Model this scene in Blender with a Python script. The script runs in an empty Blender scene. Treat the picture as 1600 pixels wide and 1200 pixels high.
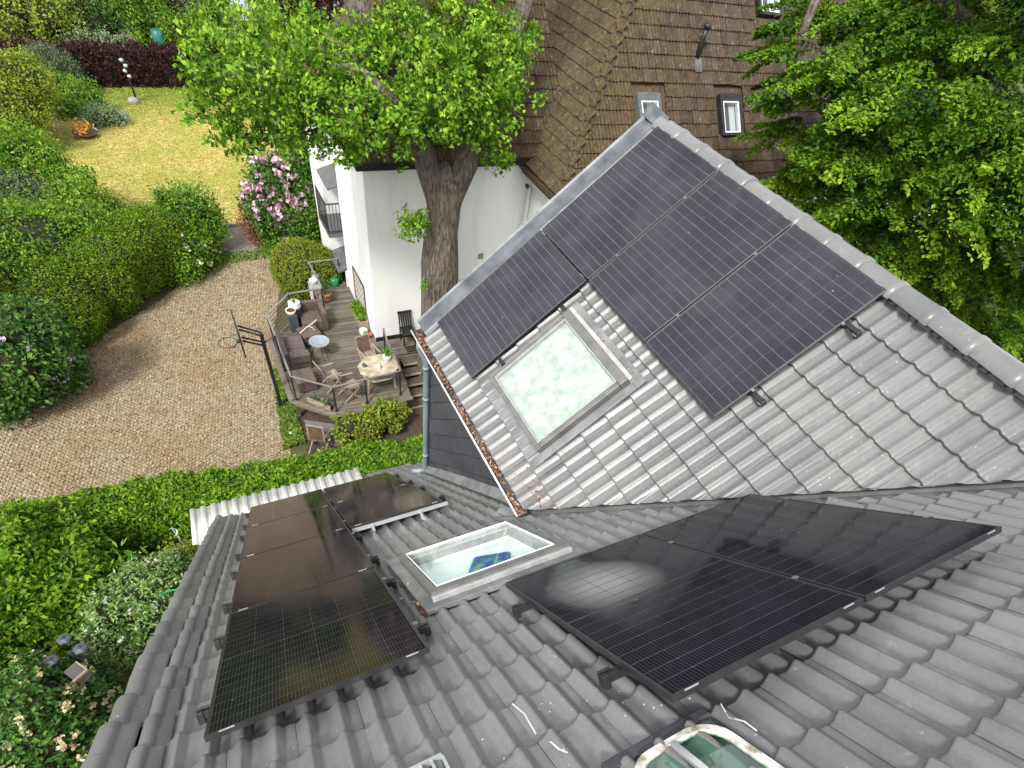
import bpy, bmesh, math, random
import numpy as np
from mathutils import Matrix, Vector

# ---------------------------------------------------------------- scene, camera, light
scene = bpy.context.scene
COL = scene.collection
scene.render.engine = 'CYCLES'
scene.render.resolution_x, scene.render.resolution_y = 1024, 768

right = Vector((0.884102, -0.442397, 0.150496))
down = Vector((-0.275031, -0.752992, -0.597797))
fwd = Vector((0.377786, 0.487122, -0.787394))
CAM = Vector((0.706519, -6.144111, 7.60615))
cd = bpy.data.cameras.new('camera'); cam = bpy.data.objects.new('camera', cd); COL.objects.link(cam)
m = Matrix.Identity(4)
for i in range(3):
    m[i][0] = right[i]; m[i][1] = -down[i]; m[i][2] = -fwd[i]; m[i][3] = CAM[i]
cam.matrix_world = m
cd.sensor_fit = 'HORIZONTAL'; cd.sensor_width = 36.0
cd.lens = 822.846 / 1600 * 36
cd.shift_x = -15.946 / 1600; cd.shift_y = 181.77 / 1600
cd.clip_start = 0.05; cd.clip_end = 1500
scene.camera = cam

SUN_DIR = Vector((-0.47, -0.42, 0.78)).normalized()        # towards the sun
elev = math.asin(SUN_DIR.z); azim = math.atan2(SUN_DIR.x, SUN_DIR.y)
world = bpy.data.worlds.new('World'); scene.world = world; world.use_nodes = True
wn = world.node_tree.nodes; wl = world.node_tree.links
for n in list(wn): wn.remove(n)
sky = wn.new('ShaderNodeTexSky'); sky.sky_type = 'NISHITA'; sky.sun_disc = False
sky.sun_elevation = elev; sky.sun_rotation = azim
hs = wn.new('ShaderNodeHueSaturation'); hs.inputs['Saturation'].default_value = 0.12
tc = wn.new('ShaderNodeTexCoord'); cl = wn.new('ShaderNodeTexNoise'); cl.inputs['Scale'].default_value = 3.2
cl.inputs['Detail'].default_value = 5; cl.inputs['Distortion'].default_value = 0.4
cr = wn.new('ShaderNodeMapRange'); cr.inputs['From Min'].default_value = 0.35; cr.inputs['From Max'].default_value = 0.68
cr.inputs['To Min'].default_value = 0.6; cr.inputs['To Max'].default_value = 1.9
mx = wn.new('ShaderNodeMixRGB'); mx.blend_type = 'MULTIPLY'; mx.inputs['Fac'].default_value = 1
bg = wn.new('ShaderNodeBackground'); bg.inputs['Strength'].default_value = 0.15
wo = wn.new('ShaderNodeOutputWorld')
wl.new(tc.outputs['Generated'], cl.inputs['Vector']); wl.new(cl.outputs['Fac'], cr.inputs['Value'])
wl.new(sky.outputs[0], hs.inputs['Color']); wl.new(hs.outputs[0], mx.inputs[1]); wl.new(cr.outputs[0], mx.inputs[2])
wl.new(mx.outputs[0], bg.inputs['Color']); wl.new(bg.outputs[0], wo.inputs['Surface'])
sl = bpy.data.lights.new('sun', 'SUN'); so = bpy.data.objects.new('sun', sl); COL.objects.link(so)
sl.energy = 1.9; sl.angle = math.radians(10); sl.color = (1.0, 0.96, 0.9)
so.rotation_euler = SUN_DIR.to_track_quat('Z', 'Y').to_euler()
vs = scene.view_settings
vs.view_transform = 'Standard'; vs.look = 'None'; vs.gamma = 1.0; vs.exposure = 1.17; vs.use_curve_mapping = False

# ---------------------------------------------------------------- frames of the two roofs
P1, P2 = 0.7471373, 0.6897048
s1, c1, s2, c2 = math.sin(P1), math.cos(P1), math.sin(P2), math.cos(P2)
EX = Vector((1, 0, 0)); UP = Vector((0, -c1, s1)); NM = Vector((0, s1, c1))
NC = Vector((-s2, 0, c2)); UG = Vector((c2, 0, s2)); SG = Vector((0, -1, 0)); CO = Vector((5.630219, -0.550395, 5.617185))
def frame(x, y, z, o):
    M = Matrix.Identity(4)
    for i in range(3): M[i][0] = x[i]; M[i][1] = y[i]; M[i][2] = z[i]; M[i][3] = o[i]
    return M
MAIN = frame(EX, UP, NM, (0, 0, 0)); GAB = frame(SG, UG, NC, CO)      # gable local: x = along ridge, y = upslope
_ra, _rt = 0.016178, 0.039828
_ex = EX * math.cos(_ra) + UP * math.sin(_ra); _up = UP * math.cos(_ra) - EX * math.sin(_ra)
_up = _up * math.cos(_rt) + NM * math.sin(_rt)
RARR = frame(_ex, _up, _up.cross(_ex), EX * 1.809786 + UP * 6.490609)
GZ, DZ = -4.8, -4.1
rng = np.random.default_rng(7); random.seed(7)
Mm = Matrix

# ---------------------------------------------------------------- materials
def nt(name):
    mt = bpy.data.materials.new(name); mt.use_nodes = True
    return mt, mt.node_tree.nodes, mt.node_tree.links, mt.node_tree.nodes['Principled BSDF']
def noise(N, L, coord, scale, detail=4, rough=0.55, stretch=None):
    t = N.new('ShaderNodeTexNoise'); t.inputs['Scale'].default_value = scale; t.inputs['Detail'].default_value = detail
    t.inputs['Roughness'].default_value = rough
    if stretch:
        mp = N.new('ShaderNodeMapping'); mp.inputs['Scale'].default_value = stretch; L.new(coord, mp.inputs['Vector']); coord = mp.outputs[0]
    L.new(coord, t.inputs['Vector']); return t.outputs['Fac']
def rampn(N, L, fac, stops):
    r = N.new('ShaderNodeValToRGB'); e = r.color_ramp.elements
    while len(e) < len(stops): e.new(0.5)
    for k, (p, c) in enumerate(stops): e[k].position = p; e[k].color = (*c, 1) if len(c) == 3 else c
    L.new(fac, r.inputs[0]); return r.outputs[0]
def mixc(N, L, fac, a, b, mode='MIX'):
    x = N.new('ShaderNodeMixRGB'); x.blend_type = mode
    if isinstance(fac, (int, float)): x.inputs[0].default_value = fac
    else: L.new(fac, x.inputs[0])
    for k, v in ((1, a), (2, b)):
        if isinstance(v, tuple): x.inputs[k].default_value = (*v, 1)
        else: L.new(v, x.inputs[k])
    return x.outputs[0]
def maprange(N, L, v, a, b, c=0., d=1.):
    x = N.new('ShaderNodeMapRange'); L.new(v, x.inputs[0])
    for k, q in enumerate((a, b, c, d)): x.inputs[k + 1].default_value = q
    return x.outputs[0]
def bumpn(N, L, B, h, strength, dist=0.01):
    b = N.new('ShaderNodeBump'); b.inputs['Strength'].default_value = strength; b.inputs['Distance'].default_value = dist
    L.new(h, b.inputs['Height']); L.new(b.outputs[0], B.inputs['Normal'])
def pm(name, ca, cb, scale=6, rough=0.6, bump=0.2, bscale=30, metal=0.0, stretch=None, lo=0.3, hi=0.7, spec=0.4, bdist=0.01, ovar=0.0):
    mt, N, L, B = nt(name); g = N.new('ShaderNodeNewGeometry').outputs['Position']
    f = noise(N, L, g, scale, 5, 0.6, stretch)
    col = rampn(N, L, f, [(lo, ca), (hi, cb)])
    if ovar: col = mixc(N, L, 1.0, col, rampn(N, L, N.new('ShaderNodeObjectInfo').outputs['Random'], [(0, (1 - ovar,) * 3), (1, (1 + ovar,) * 3)]), 'MULTIPLY')
    L.new(col, B.inputs['Base Color'])
    B.inputs['Roughness'].default_value = rough; B.inputs['Metallic'].default_value = metal
    B.inputs['Specular IOR Level'].default_value = spec
    if bump: bumpn(N, L, B, noise(N, L, g, bscale, 4, 0.6, stretch), bump, bdist)
    return mt
def leafmat(name, dark, mid, light, rough=0.45, trans=0.3):
    mt, N, L, B = nt(name)
    a = N.new('ShaderNodeAttribute'); a.attribute_name = 'var'
    c = rampn(N, L, a.outputs['Fac'], [(0.0, dark), (0.5, mid), (1.0, light)])
    L.new(c, B.inputs['Base Color']); B.inputs['Roughness'].default_value = rough; B.inputs['Specular IOR Level'].default_value = 0.14
    t = N.new('ShaderNodeBsdfTranslucent'); L.new(mixc(N, L, 1.0, c, (1.0, 1.0, 0.5), 'MULTIPLY'), t.inputs['Color'])
    x = N.new('ShaderNodeMixShader'); x.inputs[0].default_value = trans
    L.new(B.outputs[0], x.inputs[1]); L.new(t.outputs[0], x.inputs[2])
    L.new(x.outputs[0], N['Material Output'].inputs['Surface']); return mt

def tilemat():
    mt, N, L, B = nt('grey_concrete_tile'); g = N.new('ShaderNodeNewGeometry').outputs['Position']
    oi = N.new('ShaderNodeObjectInfo').outputs['Random']
    base = mixc(N, L, oi, (0.112, 0.114, 0.116), (0.152, 0.152, 0.151))
    big = noise(N, L, g, 1.3, 5, 0.6)
    base = mixc(N, L, maprange(N, L, big, 0.42, 0.66, 0, 0.5), base, (0.205, 0.20, 0.195))
    scuff = noise(N, L, g, 8, 9, 0.8)
    base = mixc(N, L, maprange(N, L, scuff, 0.58, 0.72, 0, 0.5), base, (0.36, 0.355, 0.34))
    grime = noise(N, L, g, 4.5, 8, 0.78)
    base = mixc(N, L, maprange(N, L, grime, 0.53, 0.68, 0, 0.38), base, (0.066, 0.064, 0.055))
    spk = noise(N, L, g, 60, 5, 0.8)
    base = mixc(N, L, maprange(N, L, spk, 0.45, 0.65, 0, 0.14), base, (0.28, 0.278, 0.27))
    sp = N.new('ShaderNodeTexVoronoi'); sp.inputs['Scale'].default_value = 17; L.new(g, sp.inputs['Vector'])
    w = noise(N, L, g, 2.1, 2)
    mul = N.new('ShaderNodeMath'); mul.operation = 'MULTIPLY'
    L.new(maprange(N, L, sp.outputs['Distance'], 0.10, 0.055), mul.inputs[0]); L.new(maprange(N, L, w, 0.5, 0.62), mul.inputs[1])
    base = mixc(N, L, mul.outputs[0], base, (0.6, 0.59, 0.55))
    L.new(base, B.inputs['Base Color'])
    L.new(maprange(N, L, scuff, 0.3, 0.7, 0.24, 0.46), B.inputs['Roughness']); B.inputs['Specular IOR Level'].default_value = 0.5
    bumpn(N, L, B, noise(N, L, g, 60, 7, 0.7), 0.18, 0.003); return mt
M_TILE = tilemat()

def cellmat(name, smear=None, dmax=0.012, d0=0.0, spec=0.27):
    mt, N, L, B = nt(name); geo = N.new('ShaderNodeNewGeometry').outputs['Position']
    ob = N.new('ShaderNodeTexCoord').outputs['Object']; oi = N.new('ShaderNodeObjectInfo').outputs['Random']
    sx = N.new('ShaderNodeSeparateXYZ'); L.new(ob, sx.inputs[0])
    md = N.new('ShaderNodeMath'); md.operation = 'PINGPONG'; md.inputs[1].default_value = 0.0091; L.new(sx.outputs[0], md.inputs[0])
    wire = maprange(N, L, md.outputs[0], 0.0014, 0.0006)
    c = mixc(N, L, oi, (0.0035, 0.003, 0.006), (0.007, 0.006, 0.011))
    c = mixc(N, L, maprange(N, L, wire, 0, 1, 0, 0.55), c, (0.09, 0.085, 0.095))
    d = noise(N, L, geo, 2.2, 6, 0.65)
    dust_sheen = maprange(N, L, d, 0.42, 0.75, d0, dmax)  # thin dust; on the gable cells also a painted sky reflection
    c = mixc(N, L, dust_sheen, c, (0.42, 0.39, 0.44))
    v = N.new('ShaderNodeTexVoronoi'); v.inputs['Scale'].default_value = 9; L.new(geo, v.inputs['Vector'])
    w = noise(N, L, geo, 1.7, 2); mu = N.new('ShaderNodeMath'); mu.operation = 'MULTIPLY'
    L.new(maprange(N, L, v.outputs['Distance'], 0.075, 0.03), mu.inputs[0]); L.new(maprange(N, L, w, 0.55, 0.62, 0, 0.6), mu.inputs[1])
    c = mixc(N, L, mu.outputs[0], c, (0.5, 0.48, 0.46))
    rgh = maprange(N, L, d, 0.3, 0.75, 0.06, 0.14)
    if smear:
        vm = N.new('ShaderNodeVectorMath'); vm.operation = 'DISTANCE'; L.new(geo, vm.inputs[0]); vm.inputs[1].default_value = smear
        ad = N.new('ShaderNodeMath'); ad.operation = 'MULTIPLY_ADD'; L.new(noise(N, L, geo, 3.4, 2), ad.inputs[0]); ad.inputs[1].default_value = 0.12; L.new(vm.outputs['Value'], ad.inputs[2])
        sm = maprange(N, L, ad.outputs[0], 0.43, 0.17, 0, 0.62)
        c = mixc(N, L, sm, c, (0.34, 0.335, 0.32))  # pale soft-edged patch mixed into the cell colour
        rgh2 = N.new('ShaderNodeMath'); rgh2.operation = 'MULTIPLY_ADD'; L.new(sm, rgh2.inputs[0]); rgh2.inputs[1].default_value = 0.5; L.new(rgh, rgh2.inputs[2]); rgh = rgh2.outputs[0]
    L.new(c, B.inputs['Base Color']); L.new(rgh, B.inputs['Roughness']); B.inputs['Specular IOR Level'].default_value = spec; B.inputs['Specular Tint'].default_value = (0.95, 0.92, 1.0, 1)
    return mt
M_CELL = cellmat('black_solar_cell'); M_CELL_SMEAR = cellmat('black_solar_cell_smear', (2.25, -5.17, 4.80)); M_CELL_GABLE = cellmat('sky_sheen_solar_cell', None, 0.062, 0.012, 0.6)  # gable cells: dust plus sky reflection put into the colour

def glassmat(name, tint=(0.9, 0.97, 0.95), refl=1.45, amount=0.0):
    mt, N, L, B = nt(name); N.remove(B)
    t = N.new('ShaderNodeBsdfTransparent'); t.inputs[0].default_value = (*tint, 1)
    gl = N.new('ShaderNodeBsdfGlossy'); gl.inputs['Roughness'].default_value = 0.03
    fr = N.new('ShaderNodeFresnel'); gm = N.new('ShaderNodeNewGeometry'); L.new(maprange(N, L, gm.outputs['Backfacing'], 0, 1, refl, 1 / refl), fr.inputs['IOR'])   # same reflectance from both sides of a thin pane
    x = N.new('ShaderNodeMixShader'); ad = N.new('ShaderNodeMath'); ad.operation = 'ADD'; ad.inputs[1].default_value = amount; ad.use_clamp = True
    L.new(fr.outputs[0], ad.inputs[0]); L.new(ad.outputs[0], x.inputs[0]); L.new(t.outputs[0], x.inputs[1]); L.new(gl.outputs[0], x.inputs[2])
    L.new(x.outputs[0], N['Material Output'].inputs['Surface']); return mt
M_GLASS = glassmat('clear_glass', (0.96, 0.99, 0.98)); M_WINGLASS = glassmat('window_glass', (0.75, 0.8, 0.8), 1.6, 0.12)
M_FRAME = pm('black_anodised_frame', (0.016, 0.016, 0.018), (0.03, 0.03, 0.032), 3, 0.28, 0, metal=0.0, spec=0.6)
M_SHEET = pm('dark_backsheet', (0.060, 0.054, 0.062), (0.095, 0.086, 0.096), 2, 0.25, 0)
M_ALU = pm('bare_aluminium', (0.55, 0.56, 0.57), (0.7, 0.71, 0.72), 9, 0.35, 0.05, 60, metal=0.7)
M_CLAMP = pm('grey_clamp', (0.16, 0.16, 0.165), (0.26, 0.26, 0.265), 9, 0.35, 0, metal=0.5)
M_BLACK = pm('black_metal', (0.012, 0.012, 0.013), (0.028, 0.027, 0.027), 7, 0.45, 0.1)
M_ZINC = pm('weathered_zinc', (0.075, 0.083, 0.092), (0.17, 0.18, 0.19), 3.5, 0.42, 0.12, 20, metal=0.35, lo=0.35, hi=0.65)
M_ZINCPIPE = pm('blue_grey_zinc', (0.19, 0.25, 0.28), (0.30, 0.37, 0.40), 3, 0.4, 0.08, 20, metal=0.3)
M_LEAD = pm('grey_flashing', (0.13, 0.135, 0.138), (0.24, 0.245, 0.245), 4, 0.5, 0.25, 14, metal=0.15, lo=0.35, hi=0.68)
M_GUTTER = pm('pale_gutter_edge', (0.5, 0.5, 0.5), (0.72, 0.71, 0.69), 6, 0.45, 0.1, metal=0.2)
M_SLAB = pm('anthracite_cladding', (0.036, 0.037, 0.044), (0.056, 0.057, 0.065), 5, 0.65, 0.3, 40, ovar=0.2)
M_SHEETG = pm('pale_backsheet', (0.085, 0.078, 0.09), (0.13, 0.118, 0.132), 2, 0.25, 0)
M_UNDER = pm('roof_underlay', (0.02, 0.02, 0.02), (0.03, 0.03, 0.03), 4, 0.9, 0)
M_SKYFR = pm('grey_window_cladding', (0.11, 0.108, 0.104), (0.18, 0.176, 0.17), 8, 0.42, 0.08, metal=0.2)
M_SKYBR = pm('bright_window_edge', (0.26, 0.26, 0.255), (0.42, 0.42, 0.41), 10, 0.35, 0.05, metal=0.1)
M_GLARE = pm('pale_sky_glare', (0.26, 0.305, 0.27), (0.40, 0.418, 0.395), 8, 0.5, 0, lo=0.32, hi=0.60)  # sky glare on the gable skylight, put into the colour
M_WELL = pm('white_lining', (0.72, 0.74, 0.73), (0.82, 0.84, 0.83), 2, 0.7, 0)
M_PLASTIC_WHITE = pm('white_corrugated_plastic', (0.42, 0.42, 0.38), (0.62, 0.62, 0.59), 3, 0.4, 0.05, lo=0.3, hi=0.6)
M_RENDER = pm('white_render', (0.66, 0.665, 0.63), (0.76, 0.765, 0.735), 2.2, 0.85, 0.35, 70, lo=0.26, hi=0.50, stretch=(1, 1, 0.14))
M_WHITE = pm('white_paint', (0.58, 0.58, 0.56), (0.70, 0.70, 0.69), 3, 0.5, 0.05)
M_SILL = pm('slate_canopy', (0.075, 0.078, 0.082), (0.12, 0.122, 0.125), 6, 0.5, 0.2)
M_DARKWOOD = pm('dark_brown_fascia', (0.045, 0.024, 0.015), (0.09, 0.05, 0.03), 5, 0.6, 0.3, stretch=(1, 6, 1))
M_DECK = pm('weathered_deck_wood', (0.07, 0.052, 0.038), (0.165, 0.15, 0.115), 3.0, 0.7, 0.5, 14, stretch=(0.5, 7, 7), ovar=0.28)
M_DECKDARK = pm('old_dark_wood', (0.06, 0.048, 0.038), (0.12, 0.10, 0.08), 4, 0.75, 0.4, 20, stretch=(1, 6, 6))
M_GROOVE = pm('grooved_brown_wood', (0.075, 0.05, 0.035), (0.15, 0.11, 0.08), 3, 0.7, 0.5, 14, stretch=(0.6, 8, 8))
M_TEAK = pm('weathered_teak', (0.21, 0.16, 0.115), (0.38, 0.31, 0.24), 9, 0.65, 0.3, 40)
M_TEAKDARK = pm('brown_teak_slats', (0.09, 0.05, 0.032), (0.17, 0.10, 0.065), 9, 0.6, 0.3, 40)
M_TABLE = pm('pale_mossy_tabletop', (0.24, 0.20, 0.12), (0.46, 0.41, 0.31), 5, 0.7, 0.3, 25, lo=0.35, hi=0.6)
M_RATTAN = pm('brown_rattan', (0.062, 0.044, 0.038), (0.15, 0.115, 0.10), 55, 0.55, 0.8, 130, lo=0.4, hi=0.6)
M_GALV = pm('blue_grey_tabletop', (0.20, 0.24, 0.27), (0.29, 0.33, 0.36), 14, 0.45, 0.05)
M_RAIL = pm('galvanised_handrail', (0.15, 0.145, 0.135), (0.26, 0.25, 0.235), 6, 0.45, 0.05, metal=0.2)
M_CERAMIC = pm('white_glazed_ceramic', (0.72, 0.72, 0.70), (0.85, 0.85, 0.83), 4, 0.25, 0)
M_TERRA = pm('terracotta', (0.27, 0.11, 0.06), (0.38, 0.18, 0.10), 8, 0.75, 0.2)
M_SLATEPOT = pm('slate_grey_planter', (0.045, 0.052, 0.058), (0.08, 0.088, 0.095), 6, 0.6, 0.3)
M_SOIL = pm('dark_soil', (0.035, 0.024, 0.016), (0.09, 0.065, 0.045), 5, 0.95, 0.8, 25, bdist=0.03)
M_GREENP = pm('green_plastic', (0.012, 0.16, 0.055), (0.02, 0.24, 0.09), 4, 0.35, 0)
M_REDP = pm('red_plastic', (0.4, 0.03, 0.02), (0.5, 0.06, 0.04), 4, 0.4, 0)
M_STONE = pm('grey_stone', (0.16, 0.15, 0.14), (0.36, 0.35, 0.33), 7, 0.8, 0.4)
M_BARK = pm('furrowed_bark', (0.055, 0.043, 0.033), (0.23, 0.195, 0.155), 5, 0.9, 1.0, 7, stretch=(3.2, 3.2, 0.7), bdist=0.12, lo=0.36, hi=0.66)
M_BARKPALE = pm('pale_bark', (0.17, 0.15, 0.125), (0.33, 0.30, 0.26), 6, 0.9, 0.8, 14, stretch=(1.5, 1.5, 0.6), bdist=0.04)
M_TWIG = pm('twigs', (0.012, 0.014, 0.006), (0.045, 0.05, 0.018), 16, 0.95, 1.0, 22, bdist=0.09)
M_LITTER = pm('dry_leaves', (0.16, 0.07, 0.03), (0.45, 0.27, 0.15), 30, 0.8, 0.2)
M_TARP = pm('dark_tarpaulin', (0.045, 0.04, 0.036), (0.09, 0.08, 0.07), 4, 0.6, 0.4, 10)
M_TEAL = pm('teal_barrel', (0.02, 0.12, 0.12), (0.03, 0.17, 0.16), 4, 0.4, 0)
M_ASPHALT = pm('pale_asphalt', (0.24, 0.26, 0.28), (0.32, 0.34, 0.36), 2, 0.85, 0.2)

def brownroof():
    mt, N, L, B = nt('mossy_brown_tile'); g = N.new('ShaderNodeNewGeometry').outputs['Position']
    oi = N.new('ShaderNodeObjectInfo').outputs['Random']
    at = N.new('ShaderNodeAttribute'); at.attribute_name = 'var'
    rnd = N.new('ShaderNodeMath'); rnd.operation = 'ADD'; L.new(oi, rnd.inputs[0]); L.new(at.outputs['Fac'], rnd.inputs[1])
    fr = N.new('ShaderNodeMath'); fr.operation = 'FRACT'; L.new(rnd.outputs[0], fr.inputs[0])
    base = rampn(N, L, fr.outputs[0], [(0, (0.024, 0.015, 0.010)), (0.5, (0.042, 0.026, 0.017)), (1, (0.070, 0.046, 0.032))])
    sx = N.new('ShaderNodeSeparateXYZ'); L.new(g, sx.inputs[0])
    ms = noise(N, L, g, 0.55, 5, 0.6)
    ad = N.new('ShaderNodeMath'); ad.operation = 'MULTIPLY_ADD'; L.new(sx.outputs[0], ad.inputs[0]); ad.inputs[1].default_value = -0.035; L.new(ms, ad.inputs[2])
    fine = noise(N, L, g, 6, 7, 0.75)
    mu = N.new('ShaderNodeMath'); mu.operation = 'MULTIPLY'
    L.new(maprange(N, L, ad.outputs[0], -0.22, 0.10), mu.inputs[0]); L.new(maprange(N, L, fine, 0.40, 0.56, 0, 0.9), mu.inputs[1])
    base = mixc(N, L, mu.outputs[0], base, (0.082, 0.054, 0.010))
    li = noise(N, L, g, 9, 9, 0.85)
    base = mixc(N, L, maprange(N, L, li, 0.54, 0.64, 0, 0.75), base, (0.25, 0.20, 0.14))
    dk = noise(N, L, g, 7, 8, 0.8)
    base = mixc(N, L, maprange(N, L, dk, 0.52, 0.64, 0, 0.8), base, (0.018, 0.012, 0.007))
    L.new(base, B.inputs['Base Color']); B.inputs['Roughness'].default_value = 0.8
    bumpn(N, L, B, noise(N, L, g, 22, 6, 0.75), 0.9, 0.03); return mt
M_BROWN = brownroof()

def cobblemat():
    mt, N, L, B = nt('granite_cobble'); g = N.new('ShaderNodeNewGeometry').outputs['Position']
    at = N.new('ShaderNodeAttribute'); at.attribute_name = 'var'
    base = rampn(N, L, at.outputs['Fac'], [(0, (0.21, 0.170, 0.105)), (0.5, (0.28, 0.232, 0.15)), (1, (0.40, 0.345, 0.24))])
    p = noise(N, L, g, 0.5, 6, 0.65)
    base = mixc(N, L, maprange(N, L, p, 0.46, 0.66, 0, 0.75), base, (0.22, 0.145, 0.07))
    q = noise(N, L, g, 22, 5, 0.8)
    base = mixc(N, L, maprange(N, L, q, 0.58, 0.72, 0, 0.55), base, (0.17, 0.105, 0.045))
    L.new(base, B.inputs['Base Color']); B.inputs['Roughness'].default_value = 0.8
    bumpn(N, L, B, noise(N, L, g, 60, 4, 0.7), 0.4, 0.006); return mt
M_COBBLE = cobblemat()
M_JOINT = pm('sandy_joint', (0.17, 0.12, 0.07), (0.25, 0.19, 0.12), 3, 0.95, 0.5, 40)
def lawnmat():
    mt, N, L, B = nt('dry_lawn'); g = N.new('ShaderNodeNewGeometry').outputs['Position']
    sx = N.new('ShaderNodeSeparateXYZ'); L.new(g, sx.inputs[0])
    a = noise(N, L, g, 0.7, 6, 0.65); b = noise(N, L, g, 5, 6, 0.75, (0.6, 1.6, 1))
    base = rampn(N, L, b, [(0.34, (0.22, 0.20, 0.05)), (0.5, (0.38, 0.33, 0.10)), (0.64, (0.62, 0.50, 0.20))])
    ed = N.new('ShaderNodeMath'); ed.operation = 'MULTIPLY_ADD'; L.new(a, ed.inputs[0]); ed.inputs[1].default_value = 5.5; L.new(sx.outputs[1], ed.inputs[2])
    base = mixc(N, L, maprange(N, L, ed.outputs[0], 32.2, 35.4, 0, 0.9), base, (0.13, 0.20, 0.025))
    base = mixc(N, L, maprange(N, L, a, 0.42, 0.60, 0, 0.7), base, (0.24, 0.27, 0.045))
    L.new(base, B.inputs['Base Color']); B.inputs['Roughness'].default_value = 0.95; B.inputs['Specular IOR Level'].default_value = 0.1
    bumpn(N, L, B, noise(N, L, g, 14, 6, 0.8), 0.8, 0.05); return mt
M_LAWN = lawnmat()
M_GRAVEL = pm('grey_gravel', (0.14, 0.115, 0.095), (0.27, 0.23, 0.20), 14, 0.95, 0.6, 60, lo=0.35, hi=0.62)
M_GROUND = pm('garden_ground', (0.045, 0.038, 0.018), (0.10, 0.095, 0.035), 0.9, 0.95, 0.6, 12, bdist=0.04)
M_PALEYARD = pm('pale_paving', (0.26, 0.25, 0.23), (0.38, 0.37, 0.35), 1.2, 0.85, 0.2)

# ---------------------------------------------------------------- mesh helpers
def woff(p):
    o = Vector((0, 0, 0))
    while p is not None: o += p.location; p = p.parent
    return o
def link(o, parent=None):
    COL.objects.link(o)
    if parent is not None: o.parent = parent
    return o
class MB:
    def __init__(s): s.v = []; s.f = []; s.sm = []
    def add(s, vs, fs, smooth=False):
        b = len(s.v); s.v += [tuple(v) for v in vs]; s.f += [tuple(i + b for i in f) for f in fs]; s.sm += [smooth] * len(fs); return s
    def bx(s, x0, x1, y0, y1, z0, z1, M=None):
        vs = [Vector(p) for p in ((x0, y0, z0), (x1, y0, z0), (x1, y1, z0), (x0, y1, z0), (x0, y0, z1), (x1, y0, z1), (x1, y1, z1), (x0, y1, z1))]
        if M is not None: vs = [M @ v for v in vs]
        return s.add(vs, [(3, 2, 1, 0), (4, 5, 6, 7), (0, 1, 5, 4), (1, 2, 6, 5), (2, 3, 7, 6), (3, 0, 4, 7)])
    def box(s, c, d, rz=0.0):
        M = Matrix.Translation(c) @ Matrix.Rotation(rz, 4, 'Z')
        return s.bx(-d[0] / 2, d[0] / 2, -d[1] / 2, d[1] / 2, -d[2] / 2, d[2] / 2, M)
    def bar(s, a, b, w, h, up=(0, 0, 1)):
        a = Vector(a); b = Vector(b); t = (b - a).normalized(); u = Vector(up)
        x = t.cross(u)
        if x.length < 1e-4: x = t.cross(Vector((1, 0, 0)))
        x.normalize(); y = x.cross(t)
        vs = [p + x * (w / 2 * i) + y * (h / 2 * j) for p in (a, b) for i, j in ((-1, -1), (1, -1), (1, 1), (-1, 1))]
        return s.add(vs, [(0, 1, 2, 3), (7, 6, 5, 4), (0, 4, 5, 1), (1, 5, 6, 2), (2, 6, 7, 3), (3, 7, 4, 0)])
    def tube(s, path, r, n=8, cap=True):
        P = [Vector(p) for p in path]; k = len(P)
        R = r if isinstance(r, (list, tuple)) else [r] * k
        T = [(P[min(i + 1, k - 1)] - P[max(i - 1, 0)]).normalized() for i in range(k)]
        x = T[0].cross(Vector((0, 0, 1)))
        if x.length < 1e-3: x = Vector((1, 0, 0))
        vs = []
        for i in range(k):
            x = (x - T[i] * x.dot(T[i])).normalized(); y = T[i].cross(x)
            for j in range(n):
                a = 2 * math.pi * j / n; vs.append(P[i] + (x * math.cos(a) + y * math.sin(a)) * R[i])
        fs = [(i * n + j, i * n + (j + 1) % n, (i + 1) * n + (j + 1) % n, (i + 1) * n + j) for i in range(k - 1) for j in range(n)]
        s.add(vs, fs, True)
        if cap:
            b = len(s.v) - len(vs)
            s.f.append(tuple(b + j for j in range(n))[::-1]); s.f.append(tuple(b + (k - 1) * n + j for j in range(n))); s.sm += [False, False]
        return s
    def lathe(s, prof, c=(0, 0, 0), n=18, smooth=True, sq=None):
        vs = []
        for r, z in prof:
            for j in range(n):
                a = 2 * math.pi * (j + (0.5 if sq else 0)) / n; vs.append((c[0] + r * math.cos(a), c[1] + r * math.sin(a), c[2] + z))
        k = len(prof)
        fs = [(i * n + j, i * n + (j + 1) % n, (i + 1) * n + (j + 1) % n, (i + 1) * n + j) for i in range(k - 1) for j in range(n)]
        s.add(vs, fs, smooth); b = len(s.v) - len(vs)
        s.f.append(tuple(b + j for j in range(n))[::-1]); s.f.append(tuple(b + (k - 1) * n + j for j in range(n))); s.sm += [False, False]
        return s
    def prism(s, poly, z0, z1):
        n = len(poly); vs = [(x, y, z0) for x, y in poly] + [(x, y, z1) for x, y in poly]
        fs = [tuple(range(n))[::-1], tuple(range(n, 2 * n))] + [(i, (i + 1) % n, n + (i + 1) % n, n + i) for i in range(n)]
        return s.add(vs, fs)
    def mesh(s, name, mt, M=None, off=None):
        me = bpy.data.meshes.new(name)
        vs = s.v; fc = s.f
        if M is not None:
            vs = [M @ Vector(v) for v in vs]
            if M.determinant() < 0: fc = [f[::-1] for f in fc]
        if off is not None and off.length > 0: vs = [Vector(v) - off for v in vs]
        me.from_pydata([tuple(v) for v in vs], [], fc); me.materials.append(mt)
        me.polygons.foreach_set('use_smooth', s.sm); me.update(); return me
    def build(s, name, mt, parent=None, M=None, bevel=0):
        o = bpy.data.objects.new(name, s.mesh(name, mt, M, woff(parent))); link(o, parent)
        if bevel:
            b = o.modifiers.new('bevel', 'BEVEL'); b.width = bevel; b.segments = 2; b.limit_method = 'ANGLE'
        return o
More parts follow.
